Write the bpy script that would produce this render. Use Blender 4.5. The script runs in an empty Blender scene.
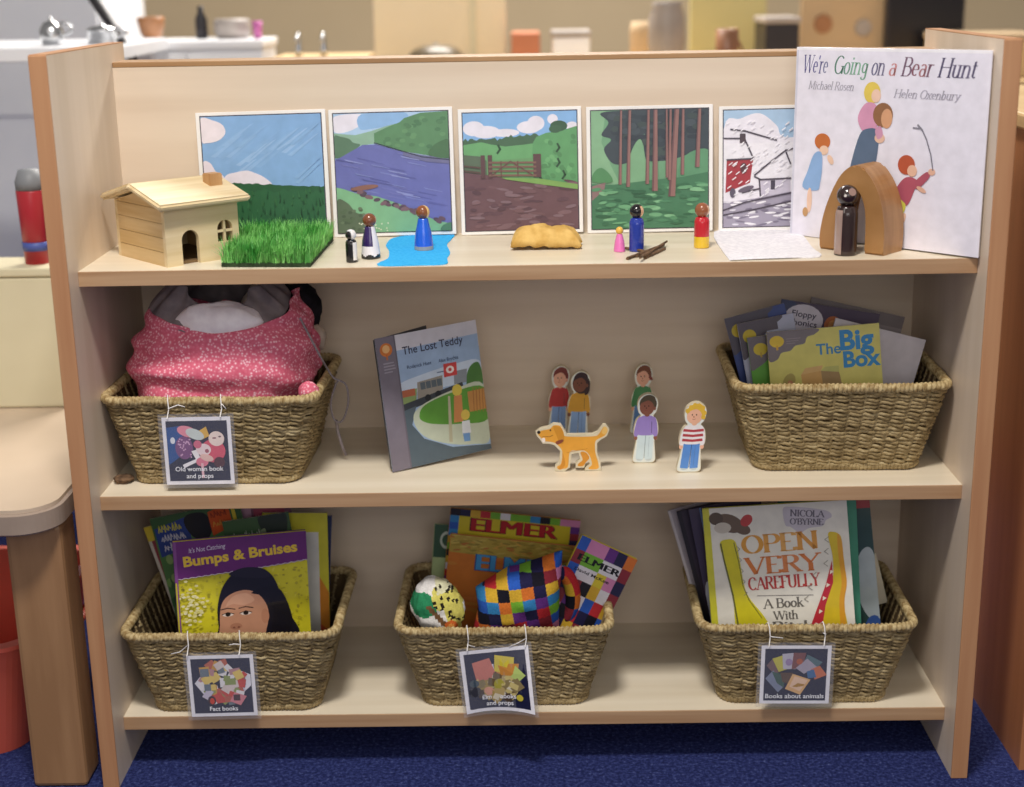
import bpy, bmesh, math, random
from mathutils import Vector, Matrix, noise
PI = math.pi
R = random.Random(7)
scn = bpy.context.scene
COL = scn.collection
Z1, Z2, Z3 = 0.6872, 0.3949, 0.0781          # tops of the three shelves
ST = 0.0185                                   # board thickness
FR = {Z1: 0.041, Z2: 0.041, Z3: 0.0485}    # how far each shelf front sits behind the side panels
HX = 0.55
DL = 0.328                                   # depth to the back board
DU = 0.279

# ------------------------------------------------------------------ camera
CAM = Vector((-0.00158, -1.72969, 1.02699)); YAW, PITCH, ROLL, FPX = -0.01073, -0.2764, -0.01739, 1471.0
_cy, _sy, _cp, _sp = math.cos(YAW), math.sin(YAW), math.cos(PITCH), math.sin(PITCH)
FWD = Vector((_sy*_cp, _cy*_cp, _sp)); _r = Vector((_cy, -_sy, 0)); _u = _r.cross(FWD)
RGT = _r*math.cos(ROLL) + _u*math.sin(ROLL); UPV = -_r*math.sin(ROLL) + _u*math.cos(ROLL)
def ray(u, v): return FWD + RGT*((u-512)/FPX) - UPV*((v-393.5)/FPX)
def aty(u, v, y): d = ray(u, v); return CAM + d*((y-CAM.y)/d.y)
def atz(u, v, z): d = ray(u, v); return CAM + d*((z-CAM.z)/d.z)
def mpp(p): return (Vector(p)-CAM).dot(FWD)/FPX        # metres per photo pixel at a point

cd = bpy.data.cameras.new('camera'); cam = bpy.data.objects.new('camera', cd); COL.objects.link(cam)
m = Matrix((RGT, UPV, -FWD)).transposed().to_4x4(); m.translation = CAM; cam.matrix_world = m
cd.sensor_width = 36; cd.lens = FPX/1024*36; cd.clip_start = 0.05; cd.clip_end = 50
cd.dof.use_dof = True; cd.dof.focus_distance = 1.9; cd.dof.aperture_fstop = 2.6
scn.camera = cam

# ------------------------------------------------------------------ materials
def lin(c):
    c = c.lstrip('#'); o = []
    for i in (0, 2, 4):
        x = int(c[i:i+2], 16)/255; o.append(x/12.92 if x <= .04045 else ((x+.055)/1.055)**2.4)
    return (o[0], o[1], o[2], 1)
class NT:
    def __init__(s, name):
        s.m = bpy.data.materials.new(name); s.m.use_nodes = True; s.t = s.m.node_tree
        s.b = s.t.nodes['Principled BSDF']
    def n(s, ty, **k):
        x = s.t.nodes.new(ty)
        for a, v in k.items():
            if a in x.inputs: x.inputs[a].default_value = v
            else: setattr(x, a, v)
        return x
    def l(s, a, b): s.t.links.new(a, b)
    def coord(s, scale, kind='Object'):
        c = s.n('ShaderNodeTexCoord'); mp = s.n('ShaderNodeMapping'); mp.inputs['Scale'].default_value = scale
        s.l(c.outputs[kind], mp.inputs['Vector']); return mp.outputs['Vector']
    def ramp(s, fac, stops):
        r = s.n('ShaderNodeValToRGB'); e = r.color_ramp.elements
        e[0].position, e[0].color = stops[0][0], lin(stops[0][1]); e[1].position, e[1].color = stops[-1][0], lin(stops[-1][1])
        for p, c in stops[1:-1]: q = e.new(p); q.color = lin(c)
        s.l(fac, r.inputs['Fac']); return r.outputs['Color']
    def bump(s, h, strength, dist):
        b = s.n('ShaderNodeBump'); b.inputs['Strength'].default_value = strength; b.inputs['Distance'].default_value = dist
        s.l(h, b.inputs['Height']); s.l(b.outputs['Normal'], s.b.inputs['Normal'])
def noisy(name, c1, c2, rough=.5, scale=(8, 8, 8), detail=3, bump=0, bdist=.002, metal=0, spec=.5, coat=0, lo=.35, hi=.65):
    M = NT(name); v = M.coord(scale); nz = M.n('ShaderNodeTexNoise'); nz.inputs['Scale'].default_value = 1; nz.inputs['Detail'].default_value = detail
    M.l(v, nz.inputs['Vector']); M.l(M.ramp(nz.outputs['Fac'], [(lo, c1), (hi, c2)]), M.b.inputs['Base Color'])
    M.b.inputs['Roughness'].default_value = rough; M.b.inputs['Metallic'].default_value = metal
    M.b.inputs['Specular IOR Level'].default_value = spec; M.b.inputs['Coat Weight'].default_value = coat
    if bump: M.bump(nz.outputs['Fac'], bump, bdist)
    return M.m
def printed(name, rough, spec=.5, coat=0, amt=.06, scale=60, bump=0):
    M = NT(name); a = M.n('ShaderNodeAttribute', attribute_name='Col'); v = M.coord((scale,)*3)
    nz = M.n('ShaderNodeTexNoise'); nz.inputs['Scale'].default_value = 1; nz.inputs['Detail'].default_value = 4; M.l(v, nz.inputs['Vector'])
    mr = M.n('ShaderNodeMapRange'); mr.inputs['From Min'].default_value = .3; mr.inputs['From Max'].default_value = .7
    mr.inputs['To Min'].default_value = 1-amt; mr.inputs['To Max'].default_value = 1+amt; M.l(nz.outputs['Fac'], mr.inputs['Value'])
    mx = M.n('ShaderNodeVectorMath', operation='SCALE'); M.l(a.outputs['Color'], mx.inputs[0]); M.l(mr.outputs['Result'], mx.inputs['Scale'])
    M.l(mx.outputs['Vector'], M.b.inputs['Base Color']); M.b.inputs['Roughness'].default_value = rough
    M.b.inputs['Specular IOR Level'].default_value = spec; M.b.inputs['Coat Weight'].default_value = coat; M.b.inputs['Coat Roughness'].default_value = .06
    if bump: M.bump(nz.outputs['Fac'], bump, .002)
    return M.m
MT = {}
MT['laminate_x'] = noisy('birch_laminate_along', '#d9c6b0', '#e4d3be', .42, (1.5, 30, 30), 5)
MT['laminate_shelf'] = noisy('birch_laminate_shelf', '#e3d6bd', '#eee3cd', .4, (1.5, 30, 30), 5)
MT['laminate_z'] = noisy('birch_laminate_upright', '#d8c6b1', '#e2d1be', .45, (25, 25, 1.6), 5)
MT['edge_x'] = noisy('beech_edge_along', '#ad8763', '#bf9c78', .45, (4, 60, 90), 5)
MT['edge_back'] = noisy('beech_edge_top', '#a07a52', '#b08a60', .45, (4, 60, 90), 5)
MT['edge_z'] = noisy('beech_edge_upright', '#b5815a', '#c4936a', .45, (60, 60, 3), 5)
MT['print'] = printed('paper_print', .5)
MT['gloss'] = printed('glossy_print', .3, .4, .7)
MT['satin'] = printed('satin_print', .4, .4, .1)
MT['paint'] = printed('gloss_paint', .22, .5, .5, .03)
MT['cloth'] = printed('fabric_print', .9, .2, 0, .12, 400, .3)
MT['paper'] = noisy('white_paper', '#ece9e6', '#f6f4f2', .7)
MT['pages'] = noisy('page_block', '#cfc6b4', '#efe9dc', .8, (3, 500, 500), 2)
MT['string'] = noisy('white_string', '#dcd8d6', '#f2efee', .8, (300,)*3)
MT['pine'] = noisy('toy_pine', '#d8c295', '#e5d3ae', .5, (5, 90, 90), 5)
MT['pine_plank'] = noisy('toy_pine_planks', '#c9aa76', '#dfc597', .5, (60, 5, 70), 4)
MT['pine_dark'] = noisy('toy_chimney_wood', '#b98d5c', '#cba070', .5, (60, 60, 8), 4)
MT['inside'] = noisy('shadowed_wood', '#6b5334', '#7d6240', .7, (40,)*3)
MT['cave'] = noisy('oiled_beech_block', '#9a6d3e', '#ae8150', .4, (14, 90, 14), 5)
MT['ply'] = noisy('standee_plywood', '#cfc3a4', '#e0d6bc', .6, (30, 200, 30), 3)
MT['blades'] = noisy('artificial_grass_blade', '#3aa038', '#9be080', .45, (45,)*3, 2)
MT['turf_back'] = noisy('grass_backing', '#20301c', '#2f4426', .9, (200,)*3)
MT['mud'] = noisy('tan_suede_scrap', '#c89e55', '#e2bd74', .95, (60,)*3, 4, .5, .003, spec=.1)
MT['blue_felt'] = noisy('sky_blue_felt', '#38aef0', '#48bdf8', .95, (300,)*3, 3, .3, spec=.1)
MT['white_felt'] = noisy('white_felt', '#e6e4ea', '#f6f4f8', .95, (200,)*3, 3, .3, spec=.1)
MT['bark'] = noisy('twig_bark', '#4a3524', '#7d6046', .85, (120, 120, 300), 4, .6, .003)
MT['gauze'] = noisy('grey_lining_cloth', '#6f666a', '#8d8385', .9, (40,)*3, 4, .4, .004, spec=.15)
MT['white_cloth'] = noisy('white_plush', '#e8dfe4', '#f7f0f3', .95, (60,)*3, 4, .4, .003, spec=.1)
MT['beige_cloth'] = noisy('beige_plush', '#b5a596', '#cbbcac', .95, (90,)*3, 4, .4, .003, spec=.1)
MT['black_cloth'] = noisy('black_cloth', '#121115', '#26232a', .9, (90,)*3, 4, .4, .003, spec=.15)
MT['cord'] = noisy('grey_cord', '#7c7276', '#9b9194', .9, (300,)*3)
MT['cabinet'] = noisy('cherry_laminate', '#a86c42', '#bd7f52', .4, (30, 30, 2), 5)
MT['cabinet_top'] = noisy('tan_laminate', '#cfae7c', '#dcbd8c', .45, (8,)*3)
MT['table'] = noisy('cream_laminate', '#c9b49d', '#d3bfa9', .35, (5,)*3)
MT['table_edge'] = noisy('grey_table_edge', '#9d8b7d', '#ad9b8c', .5, (10,)*3)
MT['leg_wood'] = noisy('table_leg_beech', '#99724e', '#aa825c', .5, (40, 40, 4), 4)
MT['coral'] = noisy('coral_plastic', '#e0604c', '#e86e58', .35, (6,)*3)
MT['red'] = noisy('red_plastic', '#b02a34', '#bc343e', .35, (6,)*3)
MT['grey_pl'] = noisy('grey_plastic', '#7f8286', '#8d9094', .5, (6,)*3)
MT['blue_pl'] = noisy('blue_band', '#4858a0', '#5565ae', .5, (6,)*3)
MT['cream_pl'] = noisy('cream_plastic', '#d8cfae', '#e0d8b8', .5, (6,)*3)
MT['white_unit'] = noisy('white_melamine', '#eceef4', '#f6f7fa', .35, (4,)*3)
MT['steel'] = noisy('brushed_steel', '#b9bbbd', '#d7d8da', .22, (40, 40, 200), 3, metal=1)
MT['dark'] = noisy('black_plastic', '#1b181c', '#2a262b', .4, (8,)*3)
MT['screen'] = noisy('dark_screen', '#141217', '#1d1a20', .3, (3,)*3)
MT['olive'] = noisy('olive_wall_paint', '#c0ab88', '#c8b390', .8, (2,)*3)
MT['tan_board'] = noisy('tan_board', '#c3a884', '#ccb28f', .8, (3,)*3)
MT['cream_board'] = noisy('cream_board', '#efdfbd', '#f5e7c9', .7, (3,)*3)
MT['lime'] = noisy('yellow_green_board', '#c4bc86', '#cdc590', .7, (3,)*3)
MT['copper'] = noisy('copper_brown', '#9a6a44', '#b3805a', .35, (10,)*3)
MT['brown_pl'] = noisy('brown_ceramic', '#8a5f45', '#9a6d50', .4, (10,)*3)
MT['orange'] = noisy('terracotta_box', '#bb7350', '#c98260', .6, (8,)*3)
MT['grey_cer'] = noisy('grey_ceramic', '#8f8781', '#b5aca6', .4, (6,)*3)
MT['pink_pl'] = noisy('magenta_plastic', '#b8609e', '#c872ae', .4, (10,)*3)
MT['bronze'] = noisy('dark_bronze', '#574a34', '#6d5d42', .4, (10,)*3)
MT['clear'] = None
def make_clear():
    M = NT('clear_laminate'); M.b.inputs['Roughness'].default_value = .08; M.b.inputs['Alpha'].default_value = .11
    nz = M.n('ShaderNodeTexNoise'); nz.inputs['Scale'].default_value = 30
    M.l(M.ramp(nz.outputs['Fac'], [(.3, '#c9cbd6'), (.7, '#dcdee6')]), M.b.inputs['Base Color']); return M.m
MT['clear'] = make_clear()
def make_seagrass():
    M = NT('seagrass'); oi = M.n('ShaderNodeObjectInfo'); tc = M.n('ShaderNodeTexCoord')
    ad = M.n('ShaderNodeVectorMath', operation='ADD'); M.l(tc.outputs['Object'], ad.inputs[0])
    sc = M.n('ShaderNodeMath', operation='MULTIPLY'); sc.inputs[1].default_value = 7; M.l(oi.outputs['Random'], sc.inputs[0]); M.l(sc.outputs[0], ad.inputs[1])
    mp = M.n('ShaderNodeMapping'); mp.inputs['Scale'].default_value = (28, 28, 150); M.l(ad.outputs[0], mp.inputs['Vector'])
    nz = M.n('ShaderNodeTexNoise'); nz.inputs['Scale'].default_value = 1; nz.inputs['Detail'].default_value = 4; nz.inputs['Roughness'].default_value = .7
    M.l(mp.outputs[0], nz.inputs['Vector'])
    M.l(M.ramp(nz.outputs['Fac'], [(.28, '#5d4a30'), (.42, '#83704c'), (.55, '#a08c64'), (.72, '#bdac84')]), M.b.inputs['Base Color'])
    M.b.inputs['Roughness'].default_value = .6; M.b.inputs['Specular IOR Level'].default_value = .35; return M.m
MT['seagrass'] = make_seagrass()
MT['rope'] = noisy('seagrass_rim_rope', '#8f7549', '#cdb98a', .6, (160,)*3, 3, spec=.35)
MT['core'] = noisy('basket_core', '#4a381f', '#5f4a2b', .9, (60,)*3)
def make_carpet():
    M = NT('navy_carpet'); v = M.coord((1, 1, 1)); nz = M.n('ShaderNodeTexNoise'); nz.inputs['Scale'].default_value = 190; nz.inputs['Detail'].default_value = 6
    nz.inputs['Roughness'].default_value = .75; M.l(v, nz.inputs['Vector'])
    M.l(M.ramp(nz.outputs['Fac'], [(.34, '#171d42'), (.48, '#272f62'), (.6, '#3f4a82'), (.7, '#7c86b2')]), M.b.inputs['Base Color'])
    M.b.inputs['Roughness'].default_value = .95; M.b.inputs['Specular IOR Level'].default_value = .1; M.bump(nz.outputs['Fac'], .8, .004); return M.m
MT['carpet'] = make_carpet()
def make_floral():
    M = NT('pink_floral_cotton'); v = M.coord((1, 1, 1)); vo = M.n('ShaderNodeTexVoronoi'); vo.inputs['Scale'].default_value = 250; vo.inputs['Randomness'].default_value = 1
    M.l(v, vo.inputs['Vector']); c = M.ramp(vo.outputs['Distance'], [(.0, '#fadde3'), (.26, '#efacba'), (.44, '#dc7389'), (1, '#d05c75')]); M.l(c, M.b.inputs['Base Color'])
    M.b.inputs['Roughness'].default_value = .9; M.b.inputs['Specular IOR Level'].default_value = .15
    nz = M.n('ShaderNodeTexNoise'); nz.inputs['Scale'].default_value = 45; nz.inputs['Detail'].default_value = 4; M.l(v, nz.inputs['Vector']); M.bump(nz.outputs['Fac'], .4, .006); return M.m
MT['floral'] = make_floral()

# ------------------------------------------------------------------ object helpers
def link(name, bm, mat, parent=None, smooth=False):
    me = bpy.data.meshes.new(name)
    if smooth:
        for f in bm.faces: f.smooth = True
    bm.to_mesh(me); bm.free()
    for k in (mat if isinstance(mat, (list, tuple)) else [mat]): me.materials.append(MT[k] if isinstance(k, str) else k)
    o = bpy.data.objects.new(name, me); COL.objects.link(o)
    if parent: o.parent = parent
    return o
def tag(o, label, cat, group=None):
    o['label'] = label; o['category'] = cat
    if group: o['group'] = group
    return o
def thing(name, label, cat, loc=(0, 0, 0), rz=0, group=None, mat=None):
    o = bpy.data.objects.new(name, None); o.empty_display_size = .02; COL.objects.link(o)
    if mat is not None: o.matrix_world = mat
    else: o.location = loc; o.rotation_euler = (0, 0, rz)
    return tag(o, label, cat, group)
def struct(name, bm, mat): o = link(name, bm, mat); o['kind'] = 'structure'; return o
def box(bm, x0, x1, y0, y1, z0, z1, mi=0, bev=0):
    vs = [bm.verts.new((x, y, z)) for x in (x0, x1) for y in (y0, y1) for z in (z0, z1)]
    fs = [bm.faces.new([vs[i] for i in q]) for q in ((0, 1, 3, 2), (4, 6, 7, 5), (0, 4, 5, 1), (2, 3, 7, 6), (0, 2, 6, 4), (1, 5, 7, 3))]
    for f in fs: f.material_index = mi
    if bev:
        es = list({e for f in fs for e in f.edges})
        bmesh.ops.bevel(bm, geom=es, offset=bev, segments=2, affect='EDGES', profile=.5)
    return bm
def bx(*a, **k): bm = bmesh.new(); return box(bm, *a, **k)
def tube(bm, pts, rad, n=8, cap=True, closed=False, mi=0):
    pts = [Vector(p) for p in pts]; N = len(pts); rings = []
    rd = rad if callable(rad) else (lambda i, a: rad)
    pn = None
    for i, p in enumerate(pts):
        if closed: t = pts[(i+1) % N]-pts[i-1]
        else: t = pts[min(i+1, N-1)]-pts[max(i-1, 0)]
        t.normalize()
        if pn is None: pn = t.orthogonal().normalized() if abs(t.z) > .9 else Vector((0, 0, 1))
        pn = (pn - t*pn.dot(t)).normalized(); b = t.cross(pn)
        rings.append([bm.verts.new(p + (pn*math.cos(a)+b*math.sin(a))*rd(i, a)) for a in [2*PI*k/n for k in range(n)]])
    for i in range(N if closed else N-1):
        a, b = rings[i], rings[(i+1) % N]
        for k in range(n):
            f = bm.faces.new((a[k], a[(k+1) % n], b[(k+1) % n], b[k])); f.material_index = mi; f.smooth = True
    if cap and not closed:
        for r in (rings[0], rings[-1]):
            f = bm.faces.new(r); f.material_index = mi
    return bm
def colour_layer(bm):
    return bm.loops.layers.float_color.get('Col') or bm.loops.layers.float_color.new('Col')
def lathe(bm, prof, n=28, col=None, cx=0, cy=0, cz=0, mi=0):
    """prof: (radius, z) from bottom to top; col(angle, z) -> hex colour; angle 0 faces the viewer (-y), positive to the right."""
    lay = colour_layer(bm) if col else None
    rings = [[bm.verts.new((cx+r*math.sin(2*PI*k/n), cy-r*math.cos(2*PI*k/n), cz+z)) for k in range(n)] for r, z in prof]
    for i in range(len(prof)-1):
        for k in range(n):
            f = bm.faces.new((rings[i][k], rings[i][(k+1) % n], rings[i+1][(k+1) % n], rings[i+1][k])); f.smooth = True; f.material_index = mi
            if col:
                a = 2*PI*(k+.5)/n; a = a-2*PI if a > PI else a
                c = lin(col(a, (prof[i][1]+prof[i+1][1])/2))
                for l in f.loops: l[lay] = c
    for r, rv in ((rings[0], 0), (rings[-1], 1)):
        f = bm.faces.new(r if rv else r[::-1])
        if col:
            c = lin(col(0, prof[-1 if rv else 0][1]))
            for l in f.loops: l[lay] = c
    return bm
def dense(prof, k=4):
    o = []
    for (a, b), (c, d) in zip(prof, prof[1:]): o += [(a+(c-a)*i/k, b+(d-b)*i/k) for i in range(k)]
    return o+[prof[-1]]
def sph(r, zc, k=14, a0=-PI/2, a1=PI/2): return [(max(r*math.cos(a0+(a1-a0)*i/k), 1e-4), zc+r*math.sin(a0+(a1-a0)*i/k)) for i in range(k+1)]

# ------------------------------------------------------------------ lettering
_tc = {}
def glyphs(s, bold):
    key = (s, bold)
    if key not in _tc:
        c = bpy.data.curves.new('t', 'FONT'); c.body = s; c.size = 1; c.offset = bold; c.fill_mode = 'FRONT' if hasattr(c, 'fill_mode') else c.fill_mode
        c.resolution_u = 4; o = bpy.data.objects.new('t', c); me = o.to_mesh()
        vs = [(v.co.x, v.co.y) for v in me.vertices]; fs = [tuple(p.vertices) for p in me.polygons]
        o.to_mesh_clear(); bpy.data.objects.remove(o); bpy.data.curves.remove(c); _tc[key] = (vs, fs)
    return _tc[key]
def arc(cx, cy, rx, ry, a0, a1, n=14): return [(cx+rx*math.cos(math.radians(a0+(a1-a0)*i/n)), cy+ry*math.sin(math.radians(a0+(a1-a0)*i/n))) for i in range(n+1)]
# serif alphabet: advance, pen strokes, serif centres
SF = {
 'A': (.82, [[(.06, 0), (.41, 1)], [(.41, 1), (.76, 0)], [(.2, .36), (.62, .36)]], [(.06, 0), (.76, 0)]),
 'B': (.72, [[(.14, 0), (.14, 1)], [(.14, 1), (.38, 1)]+arc(.38, .76, .22, .24, 90, -90)+[(.14, .52)], [(.14, .52), (.4, .52)]+arc(.4, .26, .26, .26, 90, -90)+[(.14, 0)]], [(.14, 0), (.14, 1)]),
 'C': (.78, [arc(.44, .5, .36, .5, 45, 315)], [(.7, .8)]),
 'E': (.68, [[(.14, 0), (.14, 1)], [(.14, 1), (.6, 1)], [(.6, 1), (.6, .84)], [(.14, .52), (.46, .52)], [(.14, 0), (.62, 0)], [(.62, 0), (.62, .18)]], [(.14, 0), (.14, 1)]),
 'F': (.64, [[(.14, 0), (.14, 1)], [(.14, 1), (.6, 1)], [(.6, 1), (.6, .82)], [(.14, .52), (.46, .52)]], [(.14, 0), (.14, 1)]),
 'G': (.84, [arc(.44, .5, .36, .5, 45, 340), [(.76, 0), (.76, .42)]], [(.72, .42)]),
 'H': (.9, [[(.14, 0), (.14, 1)], [(.76, 0), (.76, 1)], [(.14, .52), (.76, .52)]], [(.14, 0), (.14, 1), (.76, 0), (.76, 1)]),
 'I': (.34, [[(.17, 0), (.17, 1)]], [(.17, 0), (.17, 1)]),
 'L': (.66, [[(.14, 0), (.14, 1)], [(.14, 0), (.6, 0)], [(.6, 0), (.6, .2)]], [(.14, 0), (.14, 1)]),
 'M': (1.02, [[(.14, 0), (.14, 1)], [(.14, 1), (.5, .1)], [(.5, .1), (.86, 1)], [(.86, 1), (.86, 0)]], [(.14, 0), (.14, 1), (.86, 0), (.86, 1)]),
 'N': (.88, [[(.14, 0), (.14, 1)], [(.14, 1), (.74, 0)], [(.74, 0), (.74, 1)]], [(.14, 0), (.14, 1), (.74, 1)]),
 'O': (.86, [arc(.43, .5, .36, .5, 0, 360, 28)], []),
 'P': (.68, [[(.14, 0), (.14, 1)], [(.14, 1), (.38, 1)]+arc(.38, .74, .25, .26, 90, -90)+[(.14, .48)]], [(.14, 0), (.14, 1)]),
 'R': (.78, [[(.14, 0), (.14, 1)], [(.14, 1), (.38, 1)]+arc(.38, .76, .24, .24, 90, -90)+[(.14, .52)], [(.36, .52), (.7, 0)]], [(.14, 0), (.14, 1), (.72, 0)]),
 'U': (.86, [[(.14, 1), (.14, .32)]+arc(.42, .32, .28, .32, 180, 360)+[(.7, 1)]], [(.14, 1), (.7, 1)]),
 'V': (.82, [[(.06, 1), (.41, 0)], [(.41, 0), (.76, 1)]], [(.06, 1), (.76, 1)]),
 'W': (1.2, [[(.06, 1), (.34, 0)], [(.34, 0), (.6, 1)], [(.6, 1), (.86, 0)], [(.86, 0), (1.14, 1)]], [(.06, 1), (.6, 1), (1.14, 1)]),
 'Y': (.8, [[(.06, 1), (.4, .46)], [(.74, 1), (.4, .46)], [(.4, .46), (.4, 0)]], [(.06, 1), (.74, 1), (.4, 0)]),
 'a': (.56, [arc(.26, .2, .18, .2, 0, 360, 20), [(.1, .56)]+arc(.27, .46, .16, .18, 120, 0, 8)+[(.43, .06), (.5, 0)]], []),
 'b': (.6, [[(.12, 0), (.12, 1.02)], arc(.3, .32, .2, .32, 180, -180, 20)], [(.12, 1.02)]),
 'c': (.5, [arc(.28, .32, .2, .32, 50, 310)], []),
 'd': (.62, [[(.48, 0), (.48, 1.02)], arc(.28, .32, .2, .32, 0, 360, 20)], [(.48, 1.02)]),
 'e': (.54, [[(.08, .36), (.46, .36)]+arc(.27, .34, .2, .3, 5, 310)], []),
 'g': (.58, [arc(.28, .36, .18, .26, 0, 360, 20), [(.46, .6), (.46, -.08)]+arc(.28, -.08, .18, .2, 0, -160, 10)], []),
 'h': (.64, [[(.12, 0), (.12, 1.02)], [(.12, .4)]+arc(.32, .42, .18, .22, 160, 0, 8)+[(.5, 0)]], [(.12, 0), (.12, 1.02), (.5, 0)]),
 'i': (.3, [[(.14, 0), (.14, .64)], [(.14, .82), (.14, .92)]], [(.14, 0), (.1, .64)]),
 'k': (.62, [[(.12, 0), (.12, 1.02)], [(.12, .28), (.48, .64)], [(.24, .4), (.52, 0)]], [(.12, 0), (.12, 1.02), (.52, 0)]),
 'l': (.3, [[(.14, 0), (.14, 1.02)]], [(.14, 0), (.1, 1.02)]),
 'n': (.64, [[(.12, 0), (.12, .64)], [(.12, .4)]+arc(.32, .42, .18, .22, 160, 0, 8)+[(.5, 0)]], [(.12, 0), (.1, .64), (.5, 0)]),
 'o': (.58, [arc(.29, .32, .21, .32, 0, 360, 22)], []),
 'r': (.46, [[(.12, 0), (.12, .64)], [(.12, .4)]+arc(.32, .44, .18, .2, 170, 60, 6)], [(.12, 0), (.1, .64)]),
 's': (.48, [arc(.25, .48, .15, .16, 40, 270, 10)+arc(.25, .16, .16, .16, 90, -140, 10)], []),
 't': (.38, [[(.16, .86), (.16, .1), (.24, 0), (.34, .06)], [(.04, .64), (.34, .64)]], []),
 'u': (.64, [[(.12, .64), (.12, .2)]+arc(.3, .2, .18, .2, 180, 300, 8)+[(.48, .14)], [(.48, .64), (.48, 0)]], [(.08, .64), (.45, .64), (.52, 0)]),
 'x': (.56, [[(.06, .64), (.48, 0)], [(.06, 0), (.48, .64)]], [(.06, 0), (.48, 0), (.06, .64), (.48, .64)]),
 'y': (.56, [[(.06, .64), (.28, .02)], [(.5, .64), (.28, .02), (.16, -.24), (.04, -.24)]], [(.06, .64), (.5, .64)]),
 "'": (.22, [[(.12, 1), (.08, .78)]], []), '!': (.3, [[(.14, .3), (.14, 1)], [(.14, 0), (.14, .1)]], []), ' ': (.32, [], []),
}

def heavy(A, t, x, y, size, c, d, **k):                   # heavier capitals: the same word laid down three times
    for s in (-d, d, 0): A.text(t, x+s, y, size, c, 0, **k)

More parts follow.
